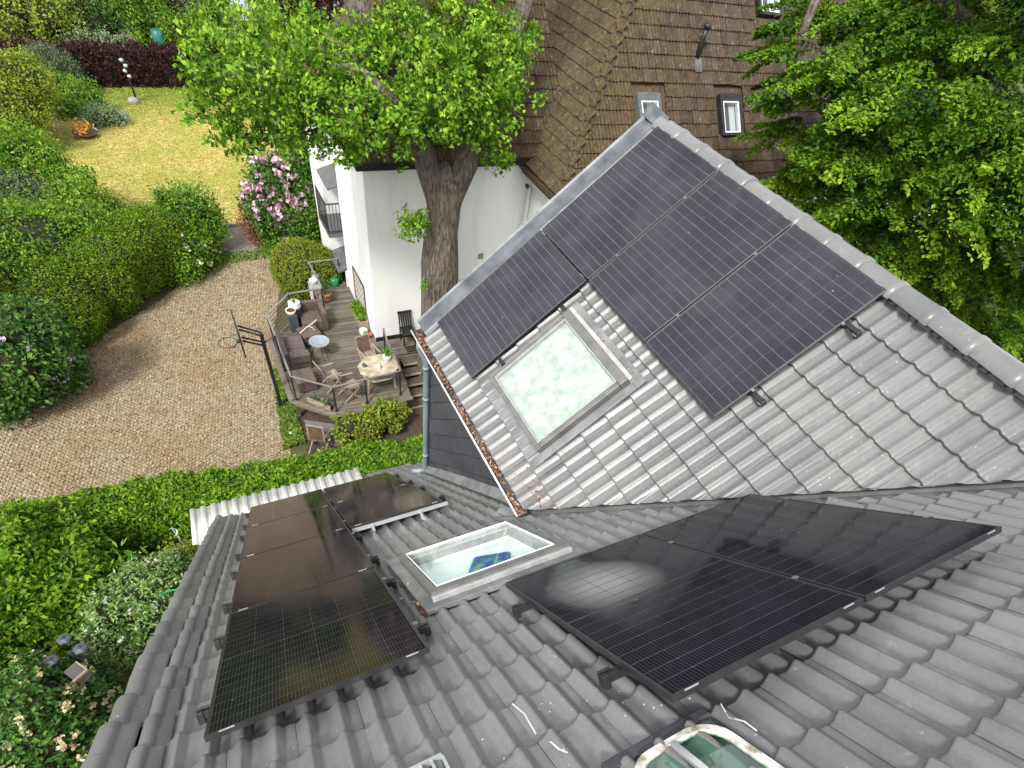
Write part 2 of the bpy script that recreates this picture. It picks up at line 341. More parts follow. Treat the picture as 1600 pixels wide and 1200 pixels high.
def tag(o, label=None, cat=None, group=None, kind=None):
    for k, v in (('label', label), ('category', cat), ('group', group), ('kind', kind)):
        if v: o[k] = v
    return o
def thing(name, label, cat, loc=(0, 0, 0), group=None):
    o = bpy.data.objects.new(name, None); o.location = loc; o.empty_display_size = 0.1; link(o); return tag(o, label, cat, group)
def dup(root, loc, rz, label):
    def cp(o, p):
        c = o.copy(); COL.objects.link(c); c.parent = p
        for ch in o.children: cp(ch, c)
        return c
    r = cp(root, None); r.location = loc; r.rotation_euler = (0, 0, rz); r['label'] = label; return r
def struct(name, mb, mt): return tag(mb.build(name, mt), kind='structure')
def npmesh(name, V, F, mt, var=None, smooth=False):
    """fast mesh from arrays, F of constant width"""
    me = bpy.data.meshes.new(name); n, k = F.shape
    me.vertices.add(len(V)); me.vertices.foreach_set('co', V.astype(np.float32).ravel())
    me.loops.add(n * k); me.loops.foreach_set('vertex_index', F.astype(np.int32).ravel())
    me.polygons.add(n); me.polygons.foreach_set('loop_start', np.arange(0, n * k, k, dtype=np.int32))
    try: me.polygons.foreach_set('loop_total', np.full(n, k, dtype=np.int32))
    except Exception: pass
    if var is not None:
        a = me.attributes.new('var', 'FLOAT', 'POINT'); a.data.foreach_set('value', var.astype(np.float32))
    me.materials.append(mt); me.update(calc_edges=True)
    me.polygons.foreach_set('use_smooth', np.full(n, smooth)); return me
def nrm(a): return a / np.maximum(np.linalg.norm(a, axis=1, keepdims=True), 1e-9)

# ---------------------------------------------------------------- foliage
def leaves(name, P, Nn, var, size, mt, parent, aspect=0.5, up=0.7, out=0.5, droop=0.0, spread=1.0):
    n = len(P); a = nrm(rng.normal(size=(n, 3)) * spread + Nn * out + np.array([0, 0, -droop]))
    w = nrm(Nn * 0.8 + np.array([0, 0, up]) + rng.normal(size=(n, 3)) * 0.55)
    b = nrm(np.cross(a, w)); w = np.cross(b, a)
    Ls = (size * rng.uniform(0.65, 1.3, n))[:, None]; W = Ls * aspect * 0.5
    mid = P + a * Ls * 0.05
    V = np.empty((n, 4, 3)); V[:, 0] = P - a * Ls * 0.5; V[:, 1] = mid + b * W + w * W * 0.35; V[:, 2] = P + a * Ls * 0.5; V[:, 3] = mid - b * W + w * W * 0.35
    off = np.array(woff(parent)); V = V.reshape(-1, 3) - off
    i = np.arange(n)[:, None] * 4
    F = np.concatenate([i + np.array([[0, 1, 2]]), i + np.array([[0, 2, 3]])])
    o = bpy.data.objects.new(name, npmesh(name, V, F, mt, np.repeat(np.clip(var, 0, 1), 4))); link(o, parent); return o
def blob_points(blobs, dens, crad=0.22, per=9, shell=(0.72, 1.06), flat=1.0, lump=0.14, minz=GZ + 0.03):
    """clustered leaf positions in the outer shell of overlapping blobs (x,y,z,r[,rz])"""
    B = [(b[0], b[1], b[2], b[3], b[4] if len(b) > 4 else b[3]) for b in blobs]
    Ps, Ns = [], []
    for (x, y, z, r, rz) in B:
        n = max(6, int(dens * 4 * math.pi * r * rz / per))
        d = nrm(rng.normal(size=(n, 3)))
        ph = rng.uniform(0, 6.28, 3)
        lf = 1 + lump * (np.sin(d[:, 0] * 5 + ph[0]) + np.sin(d[:, 1] * 6 + ph[1]) + np.sin(d[:, 2] * 5 + ph[2])) / 1.5
        rad = rng.uniform(*shell, n) * lf
        p = np.array([x, y, z]) + d * rad[:, None] * np.array([r, r, rz])
        keep = np.ones(len(p), bool)
        for (X, Y, Z, Rr, RZ) in B:
            if (X, Y, Z) != (x, y, z): keep &= (((p - [X, Y, Z]) / [Rr, Rr, RZ]) ** 2).sum(1) > 0.5
        Ps.append(p[keep]); Ns.append(d[keep])
    C = np.concatenate(Ps); D = np.concatenate(Ns)
    cv = rng.normal(0.0, 0.14, len(C)); k = len(C)
    P = np.repeat(C, per, 0) + rng.normal(size=(k * per, 3)) * crad * np.array([0.6, 0.6, 0.6 * flat])
    N = nrm(np.repeat(D, per, 0) + rng.normal(size=(k * per, 3)) * 0.35)
    v = 0.5 + np.repeat(cv, per) + rng.normal(0, 0.2, k * per)
    ok = P[:, 2] > minz
    return P[ok], N[ok], v[ok]
_ico = None
def core(blobs, parent, scale=0.72, name='inner_twigs', mt=None, minz=GZ - 0.05):
    global _ico
    if _ico is None:
        bm = bmesh.new(); bmesh.ops.create_icosphere(bm, subdivisions=2, radius=1)
        _ico = (np.array([v.co[:] for v in bm.verts]), np.array([[v.index for v in f.verts] for f in bm.faces])); bm.free()
    V, F = [], []; c = 0; off = np.array(woff(parent))
    for b in blobs:
        rz = b[4] if len(b) > 4 else b[3]
        v = _ico[0] * (1 + rng.normal(0, 0.05, (len(_ico[0]), 1))) * np.array([b[3], b[3], rz]) * scale + np.array(b[:3])
        v[:, 2] = np.maximum(v[:, 2], minz); V.append(v - off); F.append(_ico[1] + c); c += len(v)
    o = bpy.data.objects.new(name, npmesh(name, np.concatenate(V), np.concatenate(F), mt or M_TWIG, None, True)); return link(o, parent)
def shrub(name, label, cat, blobs, mt, size=0.1, dens=160, group=None, cs=0.74, part='foliage', **kw):
    lf = {k: kw.pop(k) for k in ('aspect', 'up', 'out', 'droop', 'spread') if k in kw}
    c = np.mean([b[:2] for b in blobs], axis=0)
    t = thing(name, label, cat, (c[0], c[1], GZ), group)
    P, N, v = blob_points(blobs, dens * 1.5, **kw)
    leaves(part, P, N, v, size, mt, t, **lf)
    if cs: core(blobs, t, cs)
    return t
def blossoms(t, blobs, n, size, mt, zmin=0.0, name='blossom_cluster', petals=7, face=(0, -0.6, 0.7), lo=0.95, hi=1.08):
    """flower heads on the outside of the blobs, as one part"""
    fv = np.array(face); fv = fv / np.linalg.norm(fv); C = []
    while len(C) < n:
        b = blobs[rng.integers(len(blobs))]; d = nrm(rng.normal(size=(1, 3)))[0]
        if d @ fv < zmin: continue
        p = np.array(b[:3]) + d * b[3] * rng.uniform(lo, hi)
        C.append((p, d))
    P = np.concatenate([c + rng.normal(size=(petals, 3)) * size * 0.45 for c, d in C]); N = np.concatenate([np.repeat(d[None], petals, 0) for c, d in C])
    return tag(leaves(name, P, nrm(N + rng.normal(size=P.shape) * 0.4), rng.uniform(0, 1, len(P)), size, mt, t, aspect=0.9), kind='stuff')
L_OAK = leafmat('oak_leaf', (0.03, 0.09, 0.008), (0.125, 0.265, 0.016), (0.36, 0.54, 0.055))
L_BEECH = leafmat('beech_leaf', (0.012, 0.038, 0.006), (0.065, 0.145, 0.010), (0.27, 0.42, 0.03))
L_LAUREL = leafmat('laurel_leaf', (0.035, 0.095, 0.008), (0.11, 0.225, 0.014), (0.28, 0.42, 0.035), 0.4)
L_YEW = leafmat('yew_needles', (0.035, 0.08, 0.008), (0.115, 0.205, 0.012), (0.30, 0.41, 0.035), 0.6, 0.25)
L_DARK = leafmat('dark_glossy_leaf', (0.018, 0.06, 0.012), (0.05, 0.125, 0.022), (0.14, 0.25, 0.05), 0.35, 0.2)
L_MID = leafmat('mid_green_leaf', (0.03, 0.10, 0.010), (0.11, 0.225, 0.018), (0.30, 0.44, 0.045))
L_BRIGHT = leafmat('bright_green_leaf', (0.05, 0.13, 0.012), (0.12, 0.25, 0.02), (0.25, 0.40, 0.05))
L_GOLD = leafmat('golden_leaf', (0.10, 0.14, 0.015), (0.21, 0.28, 0.03), (0.38, 0.44, 0.07))
L_ROSE = leafmat('pale_rose_leaf', (0.07, 0.15, 0.03), (0.18, 0.31, 0.08), (0.42, 0.53, 0.25), 0.4)
L_GREY = leafmat('grey_green_leaf', (0.06, 0.09, 0.045), (0.12, 0.165, 0.085), (0.22, 0.27, 0.16))
L_SILVER = leafmat('silver_green_leaf', (0.10, 0.17, 0.07), (0.22, 0.31, 0.15), (0.40, 0.47, 0.30))
L_PURPLE = leafmat('dark_purple_leaf', (0.016, 0.007, 0.008), (0.042, 0.016, 0.017), (0.11, 0.045, 0.042))
L_RED = leafmat('rusty_leaf', (0.12, 0.05, 0.025), (0.24, 0.10, 0.05), (0.36, 0.18, 0.09))
L_YLAUR = leafmat('yellow_laurel_leaf', (0.08, 0.13, 0.015), (0.20, 0.26, 0.03), (0.40, 0.42, 0.07), 0.4)
L_PINK = leafmat('pink_petal', (0.50, 0.20, 0.36), (0.68, 0.40, 0.55), (0.86, 0.72, 0.80), 0.6)
L_MAUVE = leafmat('mauve_petal', (0.30, 0.20, 0.38), (0.48, 0.36, 0.55), (0.75, 0.68, 0.78), 0.6)
L_WHITE = leafmat('white_petal', (0.62, 0.58, 0.50), (0.78, 0.75, 0.68), (0.88, 0.87, 0.83), 0.6)
L_CREAM = leafmat('cream_flower', (0.42, 0.33, 0.18), (0.62, 0.53, 0.33), (0.80, 0.74, 0.55), 0.7)
L_YELLOWF = leafmat('orange_flower', (0.6, 0.25, 0.03), (0.75, 0.42, 0.08), (0.85, 0.6, 0.2), 0.6)
L_GRASS = leafmat('grass_blade', (0.06, 0.12, 0.015), (0.13, 0.22, 0.03), (0.28, 0.36, 0.07), 0.6)
L_LITTER = leafmat('brown_litter', (0.13, 0.055, 0.025), (0.30, 0.15, 0.075), (0.60, 0.45, 0.32), 0.8, 0.1)

# ================================================================ SETTING
g = MB(); g.add([(-400, -400, GZ - 0.012), (400, -400, GZ - 0.012), (400, 500, GZ - 0.012), (-400, 500, GZ - 0.012)], [(0, 1, 2, 3)])
struct('ground', g, M_GROUND)
def sheet(name, poly, z, mt):
    mb = MB(); mb.add([(x, y, z) for x, y in poly], [tuple(range(len(poly)))]); return struct(name, mb, mt)
sheet('lawn', [(-9, 18.7), (-2.5, 18.45), (1.2, 18.75), (2.4, 18.8), (3.2, 20), (5.2, 26), (5.5, 34.8), (-9, 34.8)], GZ - 0.002, M_LAWN)
sheet('garden_path', [(-2.2, 16.0), (0.2, 16.5), (3.2, 16.3), (3.6, 19.5), (2.4, 18.72), (1.2, 18.67), (-2.2, 18.4)], GZ - 0.006, M_GRAVEL)
COURT = [(-12, 4.0), (-12, 6.5), (-8, 8.3), (-6.0, 9.56), (-4.5, 11.0), (-3.63, 12.23), (-1.65, 13.96), (0.22, 16.2), (2.68, 16.35), (2.5, 14.3), (1.6, 11.3), (1.22, 8.6), (1.2, 6.6), (0.9, 5.4), (1.0, 4.0)]
sheet('courtyard', COURT, GZ, M_JOINT)
sheet('soil_bed', [(1.25, 3.9), (6.2, 3.9), (6.2, 7.6), (1.5, 7.6)], GZ - 0.004, M_SOIL)
sheet('paved_yard', [(18, -20), (60, -20), (60, 14), (18, 14)], GZ - 0.004, M_PALEYARD)
sheet('road', [(-60, 48.5), (60, 47.5), (60, 55), (-60, 56)], GZ - 0.002, M_ASPHALT)

# cobbles: every stone real geometry, too small to pick apart one by one
def inpoly(P, poly):
    x, y = P[:, 0], P[:, 1]; r = np.zeros(len(P), bool); n = len(poly)
    for i in range(n):
        (x1, y1), (x2, y2) = poly[i], poly[(i + 1) % n]
        c = ((y1 > y) != (y2 > y)) & (x < (x2 - x1) * (y - y1) / (y2 - y1 + 1e-12) + x1); r ^= c
    return r
def cobbles():
    th = 0.26; sp = 0.104
    a, b = np.meshgrid(np.arange(-14, 14, sp), np.arange(-4, 20, sp)); b = b + 0.28 * np.sin(a * 0.55)
    a = a + (np.arange(a.shape[0]) % 2)[:, None] * sp * 0.5
    X = a * math.cos(th) - b * math.sin(th); Y = a * math.sin(th) + b * math.cos(th)
    P = np.stack([X.ravel(), Y.ravel()], 1); P = P[inpoly(P, COURT)]; P = P[(P[:, 1] > 4.2) & (P[:, 0] > -8.5)]; n = len(P)
    P += rng.normal(0, 0.006, P.shape); hs = rng.uniform(0.038, 0.048, (n, 2)); h = rng.uniform(0.014, 0.028, n); ro = th + rng.normal(0, 0.12, n)
    ca, sa = np.cos(ro), np.sin(ro); V = np.empty((n, 8, 3))
    for k, (i, j) in enumerate(((-1, -1), (1, -1), (1, 1), (-1, 1))):
        for q, (sc, z) in enumerate(((1.0, 0.0), (0.78, 1.0))):
            lx = i * hs[:, 0] * sc; ly = j * hs[:, 1] * sc
            V[:, k + 4 * q, 0] = P[:, 0] + lx * ca - ly * sa; V[:, k + 4 * q, 1] = P[:, 1] + lx * sa + ly * ca; V[:, k + 4 * q, 2] = GZ + 0.002 + h * z + (rng.normal(0, 0.004, n) if q else 0)
    i = np.arange(n)[:, None] * 8
    F = np.concatenate([i + np.array([q]) for q in ((4, 5, 6, 7), (0, 1, 5, 4), (1, 2, 6, 5), (2, 3, 7, 6), (3, 0, 4, 7))])
    o = bpy.data.objects.new('cobblestones', npmesh('cobblestones', V.reshape(-1, 3), F, M_COBBLE, np.repeat(np.clip(rng.normal(0.45, 0.15, n), 0, 1), 8))); link(o)
    tag(o, 'small tan granite cobbles paving the courtyard', 'paving', kind='stuff')
cobbles()
# loose leaf litter on the cobbles and grass tufts on the lawn
def scatter(name, label, cat, poly, n, size, mt, z, up=2.0, aspect=0.6, edge=None):
    xs = np.array(poly); P = rng.uniform(xs.min(0), xs.max(0), (n * 3, 2)); P = P[inpoly(P, poly)][:n]
    if edge is not None: P = P[edge(P)]
    Z = np.full(len(P), z) + rng.uniform(0, 0.01, len(P))
    o = leaves(name, np.column_stack([P, Z]), np.tile([0, 0, 1.0], (len(P), 1)), rng.uniform(0, 1, len(P)), size, mt, None, aspect=aspect, up=up, out=0.0)
    return tag(o, label, cat, kind='stuff')
scatter('leaf_litter', 'brown leaf litter and bud scales strewn over the courtyard cobbles', 'leaf litter', [(-8.5, 4.2), (-8, 8.3), (-4.5, 11.0), (-1.65, 13.96), (0.22, 16.2), (2.6, 16.3), (1.2, 8.6), (0.9, 4.2)], 9000, 0.06, L_LITTER, GZ + 0.05)
scatter('lawn_grass', 'dry yellow blades of the mown lawn', 'grass', [(-6.5, 18.8), (2.2, 18.8), (4.3, 26), (4.3, 31.5), (-6.5, 31.5)], 16000, 0.11, leafmat('dry_grass', (0.30, 0.26, 0.05), (0.46, 0.37, 0.10), (0.66, 0.53, 0.19), 0.8, 0.2), GZ + 0.02, up=0.6, aspect=0.3)
scatter('lawn_edge_grass', 'greener grass blades of the lawn along the purple hedge', 'grass', [(-6.5, 30.6), (4.3, 30.6), (4.6, 34.5), (-6.5, 34.5)], 9000, 0.11, leafmat('green_grass', (0.12, 0.17, 0.02), (0.24, 0.29, 0.04), (0.46, 0.46, 0.12), 0.8, 0.2), GZ + 0.02, up=0.6, aspect=0.3, edge=lambda P: rng.uniform(size=len(P)) < (P[:, 1] - 30.4) / 2.4)
scatter('grass_strip', 'weedy green grass strip along the deck edge', 'grass', [(0.75, 5.6), (1.4, 5.7), (1.5, 9.2), (1.15, 9.2)], 1500, 0.16, L_GRASS, GZ + 0.08, up=0.2, aspect=0.3)
scatter('path_weeds', 'mossy weeds where the gravel meets the cobbles', 'weeds', [(0.2, 15.9), (2.9, 16.0), (3.0, 16.6), (0.3, 16.8)], 900, 0.12, L_GRASS, GZ + 0.05, up=0.3, aspect=0.4)
e = MB(); e.bar((-1.9, 18.5, GZ + 0.05), (0.1, 18.66, GZ + 0.05), 0.07, 0.14); e.bar((0.1, 18.66, GZ + 0.05), (2.35, 18.8, GZ + 0.05), 0.07, 0.14)
tag(e.build('lawn_edging', M_STONE), 'low stone edging between the gravel path and the dry lawn', 'edging')
k = MB(); k.bar((2.72, 16.1, GZ + 0.06), (2.62, 14.2, GZ + 0.06), 0.16, 0.16)
tag(k.build('kerb', M_SLATEPOT), 'dark kerb strip at the far corner of the cobbled courtyard', 'kerb')

# ================================================================ MAIN HOUSE
HOUSE = thing('house', 'house with dark grey tiled roof and cross gable in the foreground', 'house', (1.5, -3.0, GZ))
TW, CG, TL = 0.314, 0.3155, 0.385
def tprof(x):
    p = ((x % (TW / 2)) / (TW / 2)); p = (p + 0.05) % 1.0; d = (abs(p - 0.5) / 0.32) if p < 0.5 else (abs(p - 0.5) / 0.16)
    return 0.038 * (0.5 + 0.5 * math.cos(math.pi * d)) if d < 1 else -0.0035 * math.sin(math.pi * min(1, (d - 1) / 0.9))
TXS = [TW * i / 16 for i in range(17)]
def tile_mb(rise=0.032, jit=0.0):
    mb = MB(); n = len(TXS); vs = []
    rows = [(0.0, rise - 0.027), (-0.001, rise - 0.006), (0.006, rise - 0.0005), (0.016, rise - 0.001), (TL, rise * (1 - TL / CG))]
    for y, z in rows: vs += [(x, y, z + tprof(x)) for x in TXS]
    fs = []; sm = []
    for r in range(4):
        for i in range(n - 1): fs.append((r * n + i, r * n + i + 1, (r + 1) * n + i + 1, (r + 1) * n + i)); sm.append(True)
    b = len(mb.v); mb.v += vs; mb.f += fs; mb.sm += sm
    return mb
TILE = tile_mb().mesh('roof_tile', M_TILE)
TILE_BM = tile_mb()
def campx(p):
    d = Vector(p) - CAM; z = d.dot(fwd)
    return (815.9 + 822.8 * d.dot(right) / z, 781.8 + 822.8 * d.dot(down) / z, z)
# clip planes (in roof-local coordinates): valley between main roof and gable
def vl_main(a, b): return (2.80 + (b - 4.60) * 0.824) - a                # >0 left of the valley
def vl_gab(s, y): return y + (3.83 - (s - 2.92) * 1.456)                 # >0 upslope of the valley (y=-t)
tiles = []     # (frame, x, y, h, clip)
H_MAIN, H_GAB = -0.155, -0.145
SKM = (1.34, 2.54, 4.98, 6.22); SKG = (1.28, 2.56, -3.30, -2.06)
for i in range(-3, 24):
    a0 = 0.3795 + i * TW
    for j in range(-4, 36):
        b0 = 8.185 + (j - 29) * CG + 0.0
        if b0 < (-0.40 if a0 < 1.0 else -1.05) or b0 > 10.0: continue
        if a0 < -0.30: continue
        cxm, cym = a0 + TW / 2, b0 + CG / 2
        v = [vl_main(a0 + dx, b0 + dy) for dx in (0, TW) for dy in (0, TL)]
        if b0 > 4.3:
            if max(v) < 0.22: continue
            clip = min(v) < 0.22
        else:
            if 0.25 < b0 and a0 > 2.98: continue
            clip = False
        if SKM[0] - 0.02 < a0 and a0 + TW < SKM[1] + 0.05 and SKM[2] < b0 and b0 + CG < SKM[3] - 0.05: continue
        if b0 < 0.3 and a0 > 7: continue
        tiles.append((0, a0, b0, H_MAIN, clip))
for i in range(-6, 21):
    s0 = 1.4945 + i * TW
    if s0 < -0.30: continue
    for j in range(0, 13):
        y0 = -(0.284 + j * CG)
        if y0 < -3.78: continue
        v = [vl_gab(s0 + dx, y0 + dy) for dx in (0, TW) for dy in (0, TL)]
        if max(v) < 0.08: continue
        clip = min(v) < 0.08
        if y0 + CG > 0.06: continue
        if SKG[0] - 0.02 < s0 and s0 + TW < SKG[1] + 0.03 and SKG[2] - 0.02 < y0 and y0 + CG < SKG[3] + 0.02: continue
        tiles.append((1, s0, y0, H_GAB, clip))
# the last course under the ridge of the gable
FR = (MAIN, GAB)
def hidden(fr, x, y):
    if fr == 0: return (0.1 < x < 1.0 and 0.1 < y < 6.6) or (1.1 < x < 2.0 and 0.1 < y < 3.1) or (2.0 < x < 3.6 and 6.9 < y < 7.7)
    return (0.15 < x < 3.1 and -1.45 < y < -0.1) or (0.1 < x < 0.85 and -3.1 < y < -1.6)
def score(t):
    c = FR[t[0]] @ Vector((t[1] + TW / 2, t[2] + CG / 2, t[3])); u, v, z = campx(c)
    if z < 0.3 or not (-25 < u < 1625 and -20 < v < 1225) or hidden(t[0], t[1] + TW / 2, t[2] + CG / 2): return 0
    n = (NM, NC)[t[0]]; return abs((CAM - c).normalized().dot(n)) / z ** 2
order = sorted(range(len(tiles)), key=lambda i: -score(tiles[i])); pick = set(order[:300])
deck = MB()
deck.add([(-0.50, -0.40, -0.20), (1.2, -0.40, -0.20), (1.2, -1.02, -0.20), (7.2, -1.02, -0.20), (7.2, 0.2, -0.20), (2.95, 0.2, -0.20), (2.95, 4.8, -0.20), (7.3, 10.05, -0.20), (-0.50, 10.05, -0.20)], [(8, 7, 6, 5, 4, 3, 2, 1, 0)][::-1] and [(0, 1, 2, 3, 4, 5, 6, 7, 8)])
ROOF_MAIN = deck.build('main_roof', M_UNDER, HOUSE, MAIN)
gd = MB(); gd.add([(-0.28, 0.10, -0.19), (-0.28, -3.75, -0.19), (2.92, -3.78, -0.19), (5.6, 0.10, -0.19)], [(0, 1, 2, 3)])
ROOF_GAB = gd.build('gable_roof', M_UNDER, HOUSE, GAB)
PAR = (ROOF_MAIN, ROOF_GAB)
def clipped(mb_local, fr, x, y, h, jitter):
    """bisect one tile along the valley"""
    bm = bmesh.new(); me = mb_local.mesh('roof_tile', M_TILE); bm.from_mesh(me); bpy.data.meshes.remove(me)
    bmesh.ops.transform(bm, matrix=Matrix.Translation((x, y, h)) @ jitter, verts=bm.verts)
    if fr == 0:
        nn = Vector((1, -0.824, 0)).normalized(); p = Vector((2.80 - 0.20, 4.60, 0))
        bmesh.ops.bisect_plane(bm, geom=bm.verts[:] + bm.edges[:] + bm.faces[:], plane_co=p, plane_no=nn, clear_outer=True)
    else:
        nn = Vector((1.456, -1, 0)).normalized() * 1.0; q = Vector((2.92, -3.83 + 0.03, 0)); nn = Vector((-1.456, 1, 0)).normalized()
        bmesh.ops.bisect_plane(bm, geom=bm.verts[:] + bm.edges[:] + bm.faces[:], plane_co=q, plane_no=-nn, clear_outer=True)
    return bm
rest = bmesh.new()
for k, t in enumerate(tiles):
    fr, x, y, h, cl_ = t
    J = Matrix.Translation((rng.normal(0, 0.0015), rng.normal(0, 0.003), rng.normal(0, 0.0015))) @ Matrix.Rotation(rng.normal(0, 0.004), 4, 'Z') @ Matrix.Rotation(rng.normal(0, 0.004), 4, 'X')
    if fr == 0 and 4.6 < y < 4.8 and SKM[0] - 0.3 < x < SKM[1]: J = J @ Matrix.Diagonal((1, 0.78, 1, 1))      # short course below the skylight
    if cl_:
        bm = clipped(TILE_BM, fr, x, y, h, J)
        if not bm.faces: bm.free(); continue
        me = bpy.data.meshes.new('roof_tile'); 
        if k in pick:
            bm.to_mesh(me); me.materials.append(M_TILE); o = bpy.data.objects.new('roof_tile', me); link(o, PAR[fr])
            o.matrix_local = Matrix.Translation(-woff(PAR[fr])) @ FR[fr]
        else:
            bmesh.ops.transform(bm, matrix=FR[fr], verts=bm.verts); bm.to_mesh(me); rest.from_mesh(me); bpy.data.meshes.remove(me)
        bm.free()
    elif k in pick:
        o = bpy.data.objects.new('roof_tile', TILE); link(o, PAR[fr])
        o.matrix_local = Matrix.Translation(-woff(PAR[fr])) @ FR[fr] @ Matrix.Translation((x, y, h)) @ J
    else:
        n0 = len(rest.verts); rest.from_mesh(TILE); rest.verts.ensure_lookup_table()
        bmesh.ops.transform(rest, matrix=FR[fr] @ Matrix.Translation((x, y, h)) @ J, verts=rest.verts[n0:])
for f in rest.faces: f.smooth = True
bmesh.ops.transform(rest, matrix=Matrix.Translation(-woff(HOUSE)), verts=rest.verts)
me = bpy.data.meshes.new('remaining_roof_tiles'); rest.to_mesh(me); rest.free(); me.materials.append(M_TILE)
o = link(bpy.data.objects.new('remaining_roof_tiles', me), HOUSE); o['kind'] = 'stuff'

# verge tiles down the left edge of the main roof: a fat roll with a side skirt
vt = MB()
prof = [(-0.205, -0.10), (-0.20, 0.02)] + [(-0.145 - 0.055 * math.cos(q), 0.022 + 0.036 * math.sin(q)) for q in [math.pi * z / 6 for z in range(1, 7)]] + [(-0.082, 0.012), (-0.012, 0.008), (-0.004, -0.012)]
n = len(prof)
vs = [(x * 0.985, 0.0, z - 0.008) for x, z in prof] + [(x, 0, z + 0.022) for x, z in prof] + [(x, 0.008, z + 0.027) for x, z in prof] + [(x, 0.02, z + 0.0265) for x, z in prof] + [(x, 0.345, z - 0.010) for x, z in prof]
vt.add(vs, [(r * n + i, r * n + i + 1, (r + 1) * n + i + 1, (r + 1) * n + i) for r in range(4) for i in range(n - 1)], True)
VT = vt.mesh('verge_tile', M_TILE); VT2 = vt.mesh('verge_tile', M_TILE, Matrix.Diagonal((0.74, 1, 0.85, 1)))
for j in range(-4, 36):
    b0 = 8.185 + (j - 29) * CG
    if b0 < -0.45 or b0 > 9.9: continue
    o = link(bpy.data.objects.new('verge_tile', VT), ROOF_MAIN)
    o.matrix_local = Matrix.Translation(-woff(ROOF_MAIN)) @ MAIN @ Matrix.Translation((-0.3925 + rng.normal(0, 0.004), b0 + rng.normal(0, 0.006), H_MAIN + 0.036)) @ Matrix.Rotation(rng.normal(0, 0.014), 4, 'Z')
    o = link(bpy.data.objects.new('verge_tile', VT2), ROOF_MAIN)
    o.matrix_local = Matrix.Translation(-woff(ROOF_MAIN)) @ MAIN @ Matrix.Translation((-0.2385 + rng.normal(0, 0.003), b0 + 0.03 + rng.normal(0, 0.008), H_MAIN + 0.020)) @ Matrix.Rotation(rng.normal(0, 0.014), 4, 'Z')

# ridge tiles of the gable, half round with a collar
def ridge_tile():
    mb = MB(); r0, r1 = 0.135, 0.118; L0 = 0.44; N_ = 12; vs = []
    for y, r in ((-0.01, r0 - 0.02), (-0.01, r0), (0.05, r0 + 0.004), (0.07, r0 - 0.006), (L0, r1)):
        vs += [(math.cos(math.pi * i / N_) * r * 1.05, y, math.sin(math.pi * i / N_) * r * 0.85 - 0.03) for i in range(N_ + 1)]
    mb.add(vs, [(k * (N_ + 1) + i, k * (N_ + 1) + i + 1, (k + 1) * (N_ + 1) + i + 1, (k + 1) * (N_ + 1) + i) for k in range(4) for i in range(N_)], True); return mb
RT = ridge_tile().mesh('ridge_tile', M_TILE)
RX = CO.x + c2 * 0.13; RZ = CO.z + s2 * 0.13 - 0.10
for i in range(17):
    s_ = -0.10 + i * 0.393
    o = link(bpy.data.objects.new('ridge_tile', RT), ROOF_GAB)
    o.location = Vector((RX + 0.03, CO.y - s_ - 0.44, RZ + rng.normal(0, 0.003))) - woff(ROOF_GAB); o.rotation_euler = (0.015, 0, rng.normal(0, 0.006))
rb = MB()
for i in range(90):
    s_ = -0.05 + i * 0.0755; rb.bx(s_, s_ + 0.05 + 0.02 * (i % 3 == 0), -0.02, 0.075, -0.105, -0.088 + 0.008 * math.sin(i * 2.1))
rb.build('ridge_seal_strip', M_LEAD, ROOF_GAB, GAB)
# far slope of the gable (other side of the ridge)
fs_ = MB(); xr = RX; zr = RZ - 0.03; fs_.add([(xr, -0.22, zr), (xr, -9.5, zr), (xr + 3.2, -9.5, zr - 2.65), (xr + 3.2, -0.22, zr - 2.65)], [(0, 1, 2, 3)]); fs_.build('gable_far_slope', M_TILE, HOUSE)
bs = MB(); tp = UP * 10.05 + NM * -0.2; bs.add([(-0.55, tp.y, tp.z), (7.2, tp.y, tp.z), (7.2, tp.y - 5.5, tp.z - 5.1), (-0.55, tp.y - 5.5, tp.z - 5.1)], [(0, 1, 2, 3)]); bs.build('rear_slope', M_TILE, HOUSE)
# verge flashing on the gable: folded zinc capping
vf = MB(); prof = [(-0.365, -0.24), (-0.365, -0.055), (-0.345, -0.040), (-0.318, -0.055), (-0.30, -0.085), (-0.10, -0.075), (-0.085, -0.088), (-0.06, -0.118)]
n = len(prof); vs = [(x, 0.16, z) for x, z in prof] + [(x, -1.9, z) for x, z in prof] + [(x, -3.70, z) for x, z in prof]
vf.add(vs, [(k * n + i, k * n + i + 1, (k + 1) * n + i + 1, (k + 1) * n + i) for k in range(2) for i in range(n - 1)][::1])
vf.build('verge_flashing', M_ZINC, ROOF_GAB, GAB)
ap = MB(); top = GAB @ Vector((-0.34, 0.20, -0.03))
ap.add([GAB @ Vector((-0.37, 0.02, -0.035)), GAB @ Vector((-0.08, 0.02, -0.07)), (RX + 0.03, CO.y - 0.02, RZ + 0.10), (RX + 0.03, CO.y + 0.37, RZ + 0.14), (RX + 0.16, CO.y + 0.37, RZ + 0.02), (RX + 0.16, CO.y - 0.02, RZ + 0.0)], [(0, 1, 2, 3), (3, 2, 5, 4)])
ap.build('ridge_end_cap', M_ZINC, ROOF_GAB)
# valley flashing: sheet on the main slope with a standing edge below the gable tiles
vfl = MB(); pts = []
for k in range(9):
    b = 4.35 + k * 0.7; a = 2.80 + (b - 4.60) * 0.824
    pts.append((a, b))
vs = [(a - 0.25, b + 0.02, -0.140) for a, b in pts] + [(a - 0.02, b, -0.142) for a, b in pts] + [(a + 0.10, b - 0.05, -0.085) for a, b in pts]
n = len(pts); vfl.add(vs, [(r * n + i, (r + 1) * n + i, (r + 1) * n + i + 1, r * n + i + 1) for r in range(2) for i in range(n - 1)])
vfl.build('valley_flashing', M_LEAD, HOUSE, MAIN)

